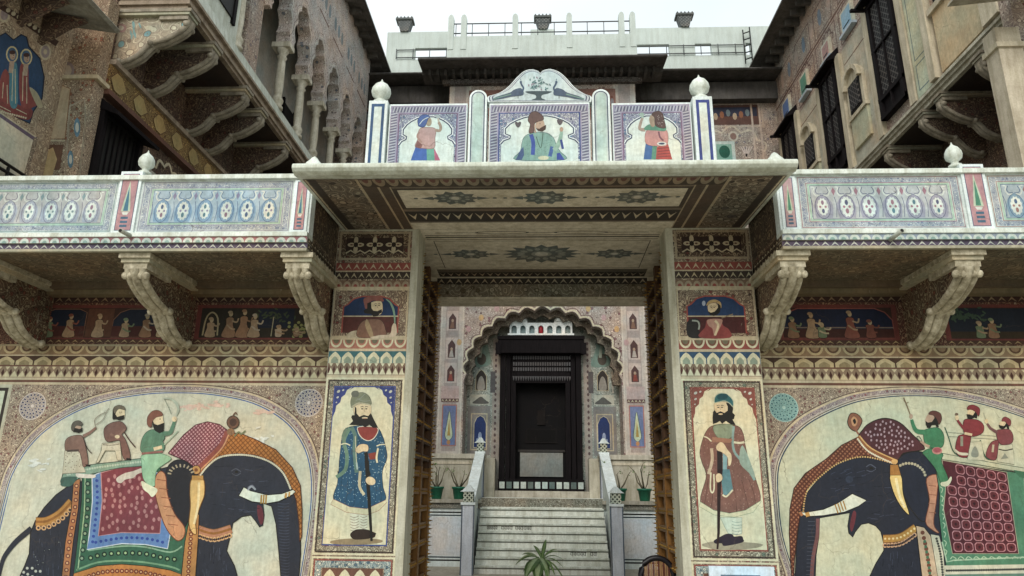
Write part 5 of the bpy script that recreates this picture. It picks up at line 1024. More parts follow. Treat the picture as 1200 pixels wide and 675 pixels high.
p.poly([(-60,400),(0,330),(60,390),(120,410),(110,450),(60,440),(-20,400)],P('#7d3f3a',.2)); p.poly([(0,300),(20,260),(38,300),(42,400),(0,370)],P('#8a4640',.2)); p.poly([(38,250),(62,240),(66,300),(64,400),(36,390)],P('#4f7f8a',.2)); p.poly([(75,250),(105,250),(110,330),(145,390),(80,400)],P('#8a4640',.2)); p.poly([(110,330),(140,350),(160,400),(140,400)],P('#b0a080'))
for cx,cy in ((45,205),(98,215)): p.ell(cx,cy,23,32,P('#c9b98a',.15)); p.ell(cx,cy,18,26,P('#44607a',.15)); p.ell(cx+2,cy+4,11,17,SKN2); p.line([(cx,cy+25),(cx-5,cy+70)],18,SKN2,False)
for cx,cy in ((45,205),(98,215)): p.ell(cx+1,cy-8,12,8,P('#4a2f28',.1)); p.ell(cx+5,cy+3,2,2,BLK,n=6); p.line([(cx+1,cy+12),(cx+8,cy+12)],2,RED,False)
for q in ([(12,310),(8,370)],[(26,320),(28,390)],[(48,260),(44,380)],[(56,260),(58,390)],[(86,270),(84,380)],[(100,290),(100,390)],[(60,410),(100,430)],[(-20,390),(40,420)]): p.line(q,3,LTAN,False,True)
p.up(); p.beads([(0,420),(50,432),(100,445)],12,4,LTAN); p.ell(170,195,22,32,LTAN); p.ell(170,195,16,24,P('#9a8a88')); p.ell(170,195,7,10,LTAN); p.ell(15,55,22,30,LTAN); p.ell(15,55,15,21,P('#9a8a88')); p.line([(-100,-40),(60,60),(215,165)],22,P('#4a342c',.2),False); p.beads([(20,32),(110,90),(200,150)],9,9,LTAN)
p.build('medallion_painting',wl2)
m=MB(); m.prism([(-6.9,8.25),(-6.02,7.93),(-5.98,7.88),(-6.03,7.85),(-6.9,8.0)],'y',6.7,8.42,STONE('#77736a','#aaa698',3,.7,'eave_slab')); 
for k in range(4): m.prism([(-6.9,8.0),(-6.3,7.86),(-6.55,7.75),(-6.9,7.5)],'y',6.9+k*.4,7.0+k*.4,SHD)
m.build('eave',fw)
m=MB()
for (a,b,c,d) in ((0,187,29,206),(0,197,22,210)):
    A,B=at(a,b,x=-6.8),at(c,d,x=-6.8); D=(A-B); m.tube([tuple(B-D*.6),tuple(A+D*1.2)],.022,DARK,8)
A=at(10,196,x=-6.8); m.tube([(-6.8,A.y,4.43),(-6.8,A.y,A.z)],.02,DARK,8)
tag(m.build('handrail'),'dark metal handrail at the far left edge above the balcony','railing')
# ================================================================== RIGHT COURTYARD WING
rw=empty('courtyard_wing',(8,9.9,0),'right wing of the inner court with tall black lattice windows over a bracketed ledge','building')
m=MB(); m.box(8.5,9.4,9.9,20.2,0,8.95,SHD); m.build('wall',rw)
RWM=FIL('#ab978a','#cbbcab','#7a655b','#84787c',8,.06,.6)
m=MB(); m.box(7.4,7.95,9.9,21.6,9.06,14.9,RWM); m.build('upper_wall',rw)
m=MB()
for (z0,z1,o_) in ((8.86,8.94,.0),(8.94,9.0,.05),(9.0,9.06,.10)): m.box(7.42-o_,8.5,9.88-o_,21,z0,z1,STONE('#a49f8d','#c9c5b4',5,.7,'ledge_stone'))
m.box(7.5,8.5,9.95,20.2,8.84,8.859,P('#332a25',.15)); m.build('ledge',rw)  # dark carved soffit sheet; its tone also adds shade below the ledge
m=MB(); m.prism([(7.9,15.15),(7.0,15.05),(6.70,14.9),(6.64,14.82),(6.64,14.76),(6.74,14.79),(7.4,14.84),(7.9,14.84)],'y',9.8,21.2,STONE('#4a4744','#6b6762',3,.8,'eave_stone')); m.build('eave',rw)
for k in range(24): m=MB(); m.box(7.0,7.4,10.0+k*.45,10.1+k*.45,14.62,14.84,STONE('#4a4744','#6b6762',3,.8,'eave_stone')); m.build('eave_bracket',rw)

for i,yy in enumerate((10.75,12.0,12.65,14.1,15.6,17.2,18.8)):
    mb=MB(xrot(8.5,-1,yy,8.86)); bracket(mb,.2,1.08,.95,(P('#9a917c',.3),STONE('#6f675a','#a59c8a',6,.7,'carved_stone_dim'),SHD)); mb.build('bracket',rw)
JL=LAT('#121013','#5d5a58','#1c1a1c',7,'yz',.10,.8,1.0,'jali',0)
PLB=STONE('#b0a58f','#cfc5ad',3,.7,'pilaster_plaster')
def jharokha(y0,y1,z0,z1):
    m=MB(); m.box(7.33,7.4,y0,y1,z0,z1,DWD); m.box(7.315,7.33,y0+.14,y1-.14,z0+.5,z1-.1,JL)
    for a in (y0,y1-.12,(y0+y1)/2-.02): m.box(7.27,7.33,a,a+.12 if a!=(y0+y1)/2-.02 else a+.04,z0,z1,DWD)
    for z in (z0,z0+.42,z1-.12): m.box(7.262,7.33,y0,y1,z,z+.09,DWD)
    m.box(7.265,7.33,y0,y1,(z0+z1)/2+.2,(z0+z1)/2+.24,DWD)
    w_=m.build('lattice_window',rw)
    m=MB(); m.prism([(7.4,z1+.40),(7.08,z1+.06),(7.08,z1),(7.4,z1+.12)],'y',y0-.12,y1+.12,DWD); m.box(6.98,7.4,y1+.02,y1+.10,z1-.04,z1+.02,DWD); m.build('hood',w_)
    m=MB()
    for a in (y0-.28,y1+.06): m.box(7.30,7.4,a,a+.22,9.07,z1+.1,PLB)
    m.build('window_pilaster',rw)
jharokha(12.82,13.85,9.36,12.2); jharokha(15.74,16.7,9.3,12.05); jharokha(18.68,19.7,9.3,12.2)
def awin(y0,y1,z0,z1):
    m=MB(); m.box(7.34,7.40,y0-.12,y1+.12,z0-.85,z0-.12,P('#bfb697',.3)); m.box(7.30,7.40,y0-.16,y1+.16,z0-.12,z0-.03,PLB)
    c=(y0+y1)/2; r=(y1-y0)/2+.12
    q=[(c-r,z0),(c-r,z1-.05)]+[(c-r*math.cos(a),z1-.05+.42*math.sin(a)) for a in [math.pi*i/10 for i in range(11)]]+[(c+r,z0)]
    m.prism(q,'x',7.32,7.40,PLB)
    f=m.build('arched_window',rw); m=MB(); m.box(7.30,7.32,y0,y1,z0,z1,DARK); m.box(7.28,7.30,y0+.05,y1-.05,z0+.05,z1-.05,JL); m.build('lattice',f)
    m=MB()
    for k in range(8):
        a0,a1=math.pi*k/8,math.pi*(k+1)/8; R1,R2=r+.02,r-.07
        m.prism([(c-R1*math.cos(a0),z1-.05+.46*math.sin(a0)),(c-R1*math.cos(a1),z1-.05+.46*math.sin(a1)),(c-R2*math.cos(a1),z1-.05+.36*math.sin(a1)),(c-R2*math.cos(a0),z1-.05+.36*math.sin(a0))],'x',7.22,7.319,PLB)
    m.build('hood_mould',f)
awin(14.62,15.2,10.28,11.0); awin(17.5,18.1,10.28,11.1); awin(20.35,20.75,10.6,11.2)
for (y0,y1,z0,z1,c) in ((14.62,15.08,12.47,12.95,'#8fb0c4'),(15.97,16.33,12.5,12.88,'#b08a84'),(17.53,17.93,12.47,12.97,'#5f8f7a'),(18.98,19.42,12.58,13.05,'#5f78a8'),(20.6,20.95,12.55,13.05,'#a9b0a8')):
    m=MB(); m.box(7.33,7.40,y0-.07,y1+.07,z0-.07,z1+.07,P('#c9c3b0',.15)); m.box(7.32,7.33,y0,y1,z0,z1,P(c,.15)); m.box(7.31,7.33,y0+.06,y1-.06,z0+.05,z0+.08,P('#4a5055',.1)); m.box(7.27,7.40,y0-.12,y1+.12,z0-.14,z0-.07,P('#aeb8c0',.2)); m.build('small_window',rw)
    p=Paint('x',7.40,-1); p.line(arch(y0-.15,y1+.15,z1-.05,z1+.3,5),.05,P('#6a5048',.2),False); p.build('window_painting',rw)
# near end of the upper wall: pale panels, window, ochre panel
m=MB(); m.box(7.33,7.4,11.95,12.5,9.08,14.8,P('#bfc3a8',.2)); m.box(7.26,7.4,11.75,11.95,9.08,14.8,PLB); m.box(7.26,7.4,9.9,10.3,9.08,14.8,PLB); m.build('end_pilaster',rw)
p=Paint('x',7.33,-1)
for (a,b,c,d) in ((12.02,12.42,9.2,9.75),(12.02,12.42,9.85,12.2)): p.frame(a,b,c,d,.025,P('#6f8080',.2))
p.build('panel_painting',rw)
m=MB(); m.box(7.34,7.4,10.4,11.65,9.12,10.35,P('#c4b08c',.4)); m.box(7.28,7.4,10.35,11.7,10.35,10.47,PLB); m.box(7.30,7.4,10.5,11.5,10.5,12.4,DWD); m.box(7.28,7.3,10.6,11.4,10.6,12.3,JL); m.build('end_window',rw)
p=Paint('x',7.40,-1); CRW=P('#bdb39e',.4)
for (a,b) in ((14.15,15.45),(17.0,18.4),(20.0,20.9)): p.rect(a,b,9.07,12.2,CRW,True)
p.rect(13.95,21.2,13.3,13.36,BRN,True); p.up()
for (a,b) in ((14.2,15.4),(15.6,16.9),(17.05,18.35),(18.55,19.85)): p.frame(a,b,12.3,13.25,.04,P('#7a5f55',.3),True); p.frame(a+.08,b-.08,13.42,14.3,.04,P('#7a5f55',.3),True)
p.up()
for z in (11.75,13.4): 
    p.rect(9.95,11.7,z,z+.03,BRN,True); p.rect(14.0,15.4,z,z+.03,BRN,True); p.rect(17.0,18.4,z,z+.03,BRN,True)
p.up()
for k in range(14): p.ell(12.8+k*.6,13.9,.12,.25,P('#b9a090' if k%2 else '#7d8a98',.3),n=12,hold=True)
p.up(); p.build('wall_painting',rw)
# front pier and slab at the right edge
rp2=empty('terrace_wall',(7.6,9.5,4.4),'carved corner pier at the far right edge above the balcony with a white lattice opening','wall')
A=at(1172,60,y=9.3); B=at(1196,185,y=9.3); X0=(A.x+B.x)/2
m=MB(); m.box(X0,X0+.35,9.3,9.6,4.43,8.35,STONE('#a89c88','#c9bfaa',4,.7,'pier_stone')); m.box(X0-.04,X0+.4,9.26,9.62,8.0,8.08,PLB); m.build('pier',rp2)
m=MB(); m.box(X0+.35,X0+2,9.36,9.6,4.43,9.3,PKW); m.build('wall',rp2)
m=MB(); m.box(X0+.42,X0+.8,9.33,9.36,6.9,7.9,P('#d3d3cc',.05)); 
for i in range(9):
    for j in range(3): m.box(X0+.46+j*.11,X0+.53+j*.11,9.322,9.33,6.95+i*.1,7.02+i*.1,DARK)
m.build('lattice_opening',rp2)
m=MB(); m.prism([(X0-.62,8.72),(X0-.6,8.78),(X0+1.2,9.05),(X0+1.2,8.92)],'y',8.3,9.3,STONE('#8d8574','#b9b19c',4,.7,'slab')); m.build('eave',rp2)
m=MB(); m.prism([(X0-.1,8.80),(X0+.35,8.85),(X0+.35,8.2),(X0+.1,8.35)],'y',8.6,8.8,FILB); m.build('bracket',rp2)
# ================================================================== REAR PALACE HALL
ph=empty('palace_hall',(0,19,0),'painted palace hall closing the inner court with a scalloped archway and white roof terrace','building')
BX0,BX1=-2.80,2.84; PK2=FIL('#b8aca2','#d3c9bf','#6b5654','#8a6a6e',9,.05,.35)
for a,b in ((-7.5,BX0),(BX1,9.4)): m=MB(); m.box(a,b,20.2,20.8,0,14.3,PKW); m.build('side_wall',ph)
ac=arch(-2.03,2.07,4.75,6.52,15,.3)
m=MB(); m.prism([(BX0,14.0),(BX0,2.6),(-2.10,2.6),(-2.10,4.6)]+ac+[(2.14,4.6),(2.14,2.6),(BX1,2.6),(BX1,14.0)],'y',19.0,19.3,PK2); m.build('arch_wall',ph)
for k,(dz,y_) in enumerate(((-.22,19.3),)):
    ac2=arch(-1.86,1.90,4.7,6.36,15,.3)
    m=MB(); m.prism([(-2.2,7.0),(-2.2,4.5),(-1.9,4.5)]+ac2+[(1.94,4.5),(2.24,4.5),(2.24,7.0)],'y',19.32,19.5,FIL('#6b6055','#9a8f7c','#3f3833','#5d4a44',12,.05)); m.build('inner_arch',ph)
for a,b in ((BX0,-2.10),(2.14,BX1)): m=MB(); m.box(a,b,19.3,20.2,2.6,14,PK2); m.build('bay_side',ph)
GW=FIL('#a5a99f','#c3c7bc','#63665f','#7f8f88',8,.06,.3)
m=MB(); m.box(-2.2,-1.0,19.8,20.2,1.5,7.2,GW); m.box(1.0,2.24,19.8,20.2,1.5,7.2,GW); m.box(-1.0,1.0,19.8,20.2,5.4,7.2,GW); m.build('inner_wall',ph)
p=Paint('y',19.0,-1)
p.line(arch(-2.06,2.10,4.75,6.56,15,.3),.035,CREAM2,False); p.line(arch(-2.11,2.15,4.75,6.62,15,.3),.018,P('#5d3f3a'),False)
for s_ in (-1,1):
    X=lambda u:.02+s_*u; r=lambda a,b,c,d,mm,h=False:p.rect(*sorted((X(a),X(b))),c,d,mm,h)
    r(2.16,2.80,2.62,13.9,P('#c3bbb2',.3)); r(2.30,2.66,2.7,13.8,P('#a89d98',.3)); r(2.16,2.20,2.62,13.9,P('#d0c9bd',.2)); r(2.76,2.80,2.62,13.9,P('#d0c9bd',.2),True)
    for j,(a,b) in enumerate(((5.95,6.5),(5.15,5.75),(4.5,5.05))):
        r(2.32,2.64,a,b,P('#c6b8b0',.2)); p.poly([(X(2.38),a+.04),(X(2.38),b-.2),(X(2.48),b-.06),(X(2.58),b-.2),(X(2.58),a+.04)],P('#57403f',.15),False); p.ell(X(2.48),a+.28,.035,.045,SKN2); p.poly([(X(2.42),a+.06),(X(2.45),a+.24),(X(2.51),a+.24),(X(2.55),a+.06)],[MAU,P('#b0a8a0'),RED][j],False)
    r(2.24,2.72,4.0,4.42,P('#bfa9a4',.3)); p.zig(*sorted((X(2.24),X(2.72))),3.98,4.08,5,P('#6b5050'),CREAM2)
    r(2.30,2.66,2.85,3.9,P('#6f7fa8',.2)); p.frame(*sorted((X(2.28),X(2.68))),2.83,3.92,.03,P('#b07a70',.2)); c=X(2.48)
    p.poly([(c-.1,3.1),(c-.06,3.4),(c,3.75),(c+.06,3.4),(c+.1,3.1),(c,2.98)],P('#c3d0b0',.1),True,P('#3f5a50'),.012); p.poly([(c-.04,3.1),(c,3.55),(c+.04,3.1)],P('#b59a50',.1),False); p.ell(c,2.93,.05,.06,P('#c08a5a'))
for k in range(12):
    a=math.pi*(.12+.76*k/11); p.ell(.02+2.45*math.cos(a),4.9+1.95*math.sin(a),.07,.09,P('#c9a878' if k%2 else '#bfa0a0',.2),n=10,hold=True)
p.up(); p.zig(BX0,BX1,6.92,7.05,30,P('#5d4a44'),LTAN)
# upper bay just under the eave
p.rect(-2.2,2.24,12.4,13.45,P('#8f6a60',.3)); 
for i in range(5):
    a=-2.1+i*.87; p.rect(a,a+.78,12.5,13.2,P(['#7a4a42','#4f4a55','#8a7a70','#5a4650','#7a4f44'][i],.25),True)
p.up()
for i in range(24): p.ell(-2.0+i*.18+random.uniform(-.04,.04),12.95+random.uniform(-.1,.1),.05,.13,random.choice([CREAM2,P('#8a8a90'),P('#b07a60'),P('#39343a')]),n=8,hold=True)
p.up(); p.build('wall_painting',ph)
p=Paint('y',19.8,-1)
for s_ in (-1,1):
    X=lambda u:.0+s_*u; r=lambda a,b,c,d,mm,h=False:p.rect(*sorted((X(a),X(b))),c,d,mm,h)
    r(1.17,1.38,1.65,5.9,P('#a39a90',.3)); 
    for i in range(26): p.ell(X(1.29),1.75+i*.16,.035,.05,P('#5d4a4a'),n=6,hold=True)
    p.up(); r(1.42,2.05,2.65,3.98,P('#8a8682',.25)); p.frame(*sorted((X(1.50),X(1.96))),2.78,3.78,.03,LTAN); c=X(1.70)
    p.poly([(c-.17,2.85),(c-.17,3.5),(c-.1,3.66),(c,3.72),(c+.1,3.66),(c+.17,3.5),(c+.17,2.85)],P('#24386b',.1),False,P('#c0b8a0'),.02); p.ell(c,3.15,.05,.12,P('#8fa0c0')); p.ell(c-.07,3.05,.03,.06,P('#8fa0c0'),n=7); p.ell(c+.07,3.05,.03,.06,P('#8fa0c0'),n=7)
    r(1.45,2.0,4.02,4.30,P('#c3bfae',.15)); p.poly([(c-.22,4.05),(c-.12,4.16),(c,4.24),(c+.12,4.16),(c+.22,4.05)],P('#5d5a55'),True)
    p.poly([(c-.15,4.42),(c-.15,4.82),(c-.07,4.95),(c,5.0),(c+.07,4.95),(c+.15,4.82),(c+.15,4.42)],P('#3a332f',.1),False,LTAN,.02); p.poly([(c-.1,4.45),(c-.08,4.7),(c,4.82),(c+.08,4.7),(c+.1,4.45)],P('#9a948a',.2))
    r(1.30,1.44,4.35,4.95,P('#5d5858',.3)); r(1.95,2.0,4.35,4.95,P('#c0b8a8'),True)
    p.poly([(c-.3,5.1),(c-.2,5.5),(c+s_*-.1,5.8),(c+.2,5.55),(c+.25,5.15)],P('#7d9488',.3),True); p.ell(c,5.3,.13,.17,P('#5a5248',.2)); p.line([(c-.05,5.35),(c,5.7),(c+.15,5.75)],.08,P('#b5bba8',.2))
p.build('niche_painting',ph)
p=Paint('y',19.8,-1,12); p.beads([(-1.7,5.95),(-1.1,6.5),(0,6.75),(1.1,6.5),(1.7,5.95)],30,.035,P('#c0bdae')); p.rect(-1.0,1.0,6.62,6.66,P('#6a6a60')); p.build('tympanum_painting',ph)
m=MB()
for s_ in (-1,1):
    a,b=sorted((s_*1.50,s_*2.95)); m.box(a,b,18.65,19.35,1.5,2.50,STONE('#a8a392','#cfcbbb',3,.7,'plinth_plaster')); m.box(a-.03,b+.03,18.6,19.35,2.50,2.62,STONE('#b5b0a0','#d3cfc0',3,.7,'plinth_moulding')); m.box(a-.015,b+.015,18.63,19.35,2.36,2.42,BEIGE)
    a,b=sorted((s_*1.24,s_*1.50)); m.box(a,b,19.2,19.8,1.5,2.55,STONE('#a8a392','#cfcbbb',3,.7,'plinth_plaster')); m.build('plinth',ph); m=MB()
p=Paint('y',20.2,-1)
for (a,b,c,d) in ((4.6,6.9,12.85,13.55),(-6.3,-3.2,12.85,13.55)):
    p.rect(a,b,c,d,P('#5d4038',.3)); p.rect(a+.1,b-.1,c+.3,d-.08,P('#2b2f42',.2)); 
    for i in range(9): p.ell(a+.3+i*.2,c+.3+(i%3)*.06,.07,.13,[P('#b09a80'),P('#8a5a40'),P('#6a7a80')][i%3],n=8,hold=True)
    p.up(); p.frame(a-.08,b+.08,c-.08,d+.08,.05,P('#b0a090',.3))
p.line(arch(5.0,6.9,11.9,12.6,5),.06,P('#c0b09c',.2),False); p.frame(6.6,6.9,10.5,14,.06,P('#b9a89a',.3)); p.ell(6.0,12.45,.16,.18,P('#c0b4a4',.2),n=14); p.ell(6.0,12.45,.1,.12,P('#8a6a60',.2),n=12)
for i in range(5): p.line([(6.35,11.75),(6.2+i*.09,12.1)],.035,P('#c9b9b0',.2),False,True)
p.up(); p.rect(5.35,6.02,11.55,12.28,P('#c0ccc4',.15)); p.rect(5.45,5.92,11.65,12.18,P('#7fa99a',.15)); p.ell(5.69,11.92,.17,.22,P('#1f5a4a',.1),n=16); p.build('side_wall_painting',ph)
# rear door
m=MB(); m.box(-1.24,1.24,19.32,20.2,1.551,1.719,STONE('#9a9488','#c3bdae',4,.6,'sill_stone')); m.build('sill',ph)
dr=MB(); 
dr.box(-1.22,1.18,19.45,19.8,5.42,5.88,DWD); dr.box(-1.28,-1.14,19.40,19.5,5.38,5.70,DWD); dr.box(1.10,1.24,19.40,19.5,5.38,5.70,DWD); dr.box(-1.24,1.20,19.42,19.45,5.80,5.90,DWD)
for s_ in (-1,1):
    for (a,b,y_) in ((1.13,.98,19.62),(.96,.84,19.68),(.82,.69,19.74)): q0,q1=sorted((-.01+s_*a,-.01+s_*b)); dr.box(q0-.02,q1-.02,y_,19.95,2.02,5.42,DWD)
dr.box(-.71,.67,19.72,19.95,4.62,5.42,DWD); fr_=dr.build('door_frame',ph)
m=MB(); LT=P('#4a484a',0,.4,.1)
for i in range(24):
    x=-.78+i*.068
    for z in (5.28,5.10,4.95): m.box(x-.022,x+.022,19.695,19.72,z,z+.10,LT)
    m.prism([(x-.03,4.80),(x+.03,4.80),(x,4.66)],'y',19.69,19.72,LT)
m.build('carving',fr_)
m=MB(); m.box(-1.17,1.13,19.5,19.95,1.72,2.02,DWD)
for i in range(12):
    x=-1.06+i*.19; m.box(x-.07,x+.07,19.49,19.5,1.78,1.95,P('#bfc9c2' if i%3!=1 else '#5f6f6c',.1)) 
m.build('threshold',ph)
m=MB(); m.box(-.70,.68,20.12,20.16,2.02,4.62,P('#0d0b0d',0,.9)); m.box(-.60,.58,20.08,20.12,2.1,2.74,P('#8a8c86',.1,.6)); m.box(-.66,.64,20.07,20.12,2.76,2.82,P('#3a3836',.1)); m.box(-.45,.43,20.09,20.12,3.0,3.4,P('#151212',0,.9)); m.box(-.40,.38,20.085,20.09,3.04,3.36,P('#0a0808',0,.9)); m.box(-.12,.10,20.08,20.12,3.5,3.9,P('#1c1614',0,.9)); m.build('door_leaf',ph)
m=MB(); m.box(-1.2,1.2,20.2,22,1.5,5.5,DARK); m.build('room',ph)
# eaves of bay and sides
EV=STONE('#3f3d3c','#5d5a57',3,.8,'dark_eave')
m=MB(); m.prism([(19.3,14.25),(17.98,13.93),(17.95,13.88),(17.98,13.85),(18.7,13.95),(18.75,13.85),(19.0,13.85),(19.3,13.85)],'x',-3.62,3.66,EV)
for i in range(29): m.box(-3.4+i*.24,-3.32+i*.24,18.55,19.0,13.74,13.92,EV)
m.box(-3.0,3.04,18.85,19.0,13.60,13.74,FIL('#4f4a48','#8f8a85','#2a2828','#5d4a48',18,.03)); m.build('bay_eave',ph)
m=MB()
for (a,b) in ((-7.0,-2.81),(2.85,8.6)):
    m.prism([(20.2,14.5),(19.3,14.32),(19.27,14.28),(19.3,14.25),(20.2,14.3)],'x',a,b,EV)
    m.box(a,b,19.9,20.19,13.6,14.2,EV); m.build('side_eave',ph); m=MB()
# white roof parapets
RW=STONE('#b3bdb8','#c5cfc9',1.2,.7,'roof_whitewash',.35)
m=MB(); m.box(-2.84,2.86,18.42,18.6,14.02,14.96,RW); m.box(-2.84,2.86,18.6,20.0,14.3,14.5,RW)
for i,xx in enumerate((529,544,604,667,728,741)):
    X=at(xx,30,y=18.5).x; q=[(X-.085,14.5),(X-.085,15.62),(X-.05,15.70),(X,15.73),(X+.05,15.70),(X+.085,15.62),(X+.085,14.5)]; m.prism(q,'y',18.40,18.58,RW)
m.build('roof_parapet',ph)
RS=P('#55585a',.1,.5,.2,.4)
m=MB()
for z in (15.46,15.12): m.tube([(-2.75,18.5,z),(2.75,18.5,z)],.018,RS,6)
for i in range(22): m.tube([(-2.6+i*.25,18.5,14.96),(-2.6+i*.25,18.5,15.46)],.012,RS,5) if i%2==0 else None
m.build('roof_railing',ph)
m=MB()
def wallrow(z0,z1,segs):
    for a,b in segs: m.box(a,b,20.05,20.2,z0,z1,RW)
wallrow(14.51,15.28,[(-5.1,-2.9),(2.9,8.5)]); wallrow(15.72,16.34,[(-5.1,-2.9),(2.9,8.5)])
wallrow(15.28,15.72,[(-5.1,-4.15),(-3.0,-2.9),(4.15,4.98),(5.5,6.6),(6.75,8.5)])
m.build('roof_wall',ph); m=MB(); m.box(-.35,.45,20.05,20.2,14.5,16.36,RW); m.build('urn_pedestal',ph)
for a,b in ((-4.1,-3.0),(3.0,4.1)): m=MB(); m.box(a,b,20.6,20.7,15.5,15.75,P('#b59a7a',.2)); m.build('roof_beam',ph)
m=MB()
for (a,b) in ((-4.75,-2.95),(2.95,6.5)):
    for z in (15.33,15.62): m.tube([(a,20.0,z),(b,20.0,z)],.016,RS,6)
    k=a
    while k<b: m.tube([(k,20.0,15.28),(k,20.0,15.66)],.014,RS,5); k+=.55
m.build('roof_railing',ph)
m=MB()
for k in range(5): m.tube([(6.5,19.9,15.0+k*.24),(6.72,19.9,15.08+k*.24)],.02,DARK,5)
m.tube([(6.5,19.9,14.85),(6.5,19.9,16.1)],.02,DARK,5); m.tube([(6.72,19.9,14.95),(6.72,19.9,16.2)],.02,DARK,5); tag(m.build('roof_ladder'),'small dark metal ladder on the roof beside the right wing eave','ladder')
for i,(xx,nm) in enumerate(((475,'left end of the white roof wall'),(636,'middle of the roof behind the railing'),(802,'right roof wall'))):
    X=at(xx,25,y=20.1).x; z=16.34
    u=empty('roof_urn',(X,20.12,z),'square lattice roof urn on the '+nm,'urn','urns along the roof line')
    m=MB(); m.prism([(X-.13,z),(X+.13,z),(X+.24,z+.42),(X-.24,z+.42)],'y',19.98,20.26,LAT('#6f7270','#3f4245','#8f928c',9,'xz',.12,.4,1,'urn_lattice')); m.box(X-.29,X+.29,19.94,20.3,z+.42,z+.49,P('#5d605e',.2))
    for k in range(5): m.prism([(X-.28+k*.12,z+.49),(X-.2+k*.12,z+.49),(X-.24+k*.12,z+.56)],'y',19.95,20.0,P('#5d605e',.2))
    m.build('body',u)
# small palace model over the door
mp_=empty('model_palace',(-.02,19.6,5.9),'small bright white palace model with seven arches standing on the black door lintel','ornament')
WM=P('#e3e9e8',0,.5,.03); m=MB(); x0,x1=-.90,.86; z0=5.92
m.box(x0-.05,x1+.05,19.44,19.62,z0,z0+.05,WM); n=7; w_=(x1-x0)/n
for i in range(n):
    a=x0+i*w_; c=a+w_/2; r=w_*.30; zt=z0+.36+(.0 if i not in (0,1,5,6) else .04)
    q=[(a,z0+.05),(c-r,z0+.05),(c-r,z0+.20)]+[(c-r*math.cos(t),z0+.20+r*1.1*math.sin(t)) for t in [math.pi*k/8 for k in range(9)]]+[(c+r,z0+.05),(a+w_,z0+.05),(a+w_,zt),(a,zt)]
    m.prism(q,'y',19.46,19.5,WM)
m.box(x0,x1,19.58,19.6,z0+.05,z0+.36,P('#8fa0a0',0)); m.build('arcade',mp_)
for i in (0,1,5,6):
    c=x0+(i+.5)*w_; m=MB(); m.lathe(c,19.53,[(.115,0),(.125,.04),(.11,.09),(.07,.13),(.02,.155),(.003,.17)],WM,14,z0+.40); m.build('dome',mp_)
m=MB(); m.lathe(x0+3.5*w_,19.54,[(.05,0),(.07,.06),(.065,.16),(.04,.22),(.003,.25)],P('#a8222c',0,.5),12,z0+.05); m.build('red_figure',mp_)
# ================================================================== TERRACE AND STAIRS
MW=STONE('#cfd4ca','#eceee6',2,.5,'step_marble',.8)
tr=empty('court_terrace',(0,17.5,0),'raised stone terrace below the palace hall faced with white panels edged in black','terrace')
for a,b,z,mm in ((-7.4,-1.45,1.42,WHITE2),(1.45,9.3,1.42,WHITE2),(-1.45,1.45,1.55,MW)): m=MB(); m.box(a,b,17.55,20.2,0,z,mm); m.build('base',tr)
m=MB()
for a,b in ((-7.4,-1.42),(1.42,9.3)): m.box(a,b,17.44,20.2,1.42,1.50,STONE('#8f8c80','#bab6a8',3,.6,'coping')); m.box(a,b,17.50,17.56,1.30,1.42,FIL('#8a8579','#b0aa9c','#5d584f','#77706a',14,.03)); m.build('coping',tr); m=MB()
p=Paint('y',17.55,-1)
for a,b in ((-2.9,-1.72),(-4.3,-3.05),(1.72,2.9),(3.05,4.3)):
    p.frame(a,b,.12,1.22,.035,DARK); p.frame(a+.07,b-.07,.19,1.15,.03,P('#2c3a44',0)); p.rect(a+.12,b-.12,.24,1.10,P('#cdd4da',.03,.4,.06))
p.build('panel_painting',tr)
p=Paint('y',17.55,-1); p.rect(-1.44,1.44,1.34,1.54,FIL('#8f8a7b','#b5b0a0','#5d5648','#77705f',13,.04)); p.build('riser_painting',tr)
st=empty('staircase',(0,16,0),'worn white marble steps climbing to the palace door','staircase')
NOS=STONE('#c3c9c0','#e3e8de',4,.5,'nosing'); GRV=P('#6f7166',.3)
for i in range(8):
    z1=1.32-i*.165; y1=17.55-i*.185
    m=MB(); m.box(-1.44,1.44,y1-.185,17.549 if i==0 else y1+.0,max(0,z1-.165),z1-.035,MW); m.box(-1.44,1.44,y1-.215,y1,z1-.035,z1,NOS); m.box(-1.44,1.44,y1-.192,y1-.185,z1-.062,z1-.048,GRV); o=m.build('step',st)
    if i in (2,5):
        p=Paint('y',y1-.185,-1); xs,zz,n_=((-1.25,z1-.125,17) if i==2 else (.62,z1-.125,8)); rr=random.Random(i); k=xs
        for j in range(n_):
            w2=rr.choice((.04,.055,.07))
            if j not in (5,10): p.line([(k,zz+.055),(k+w2,zz+.057)],.012,DKL,False,True); p.line([(k+w2*.7,zz+.055),(k+w2*.7,zz-.015)],.013,DKL,False,True); p.line([(k+w2*.15,zz+.045),(k+w2*.05,zz+.01),(k+w2*.5,zz)],.012,DKL,True,True)
            k+=w2+.006
        p.build('writing',o)
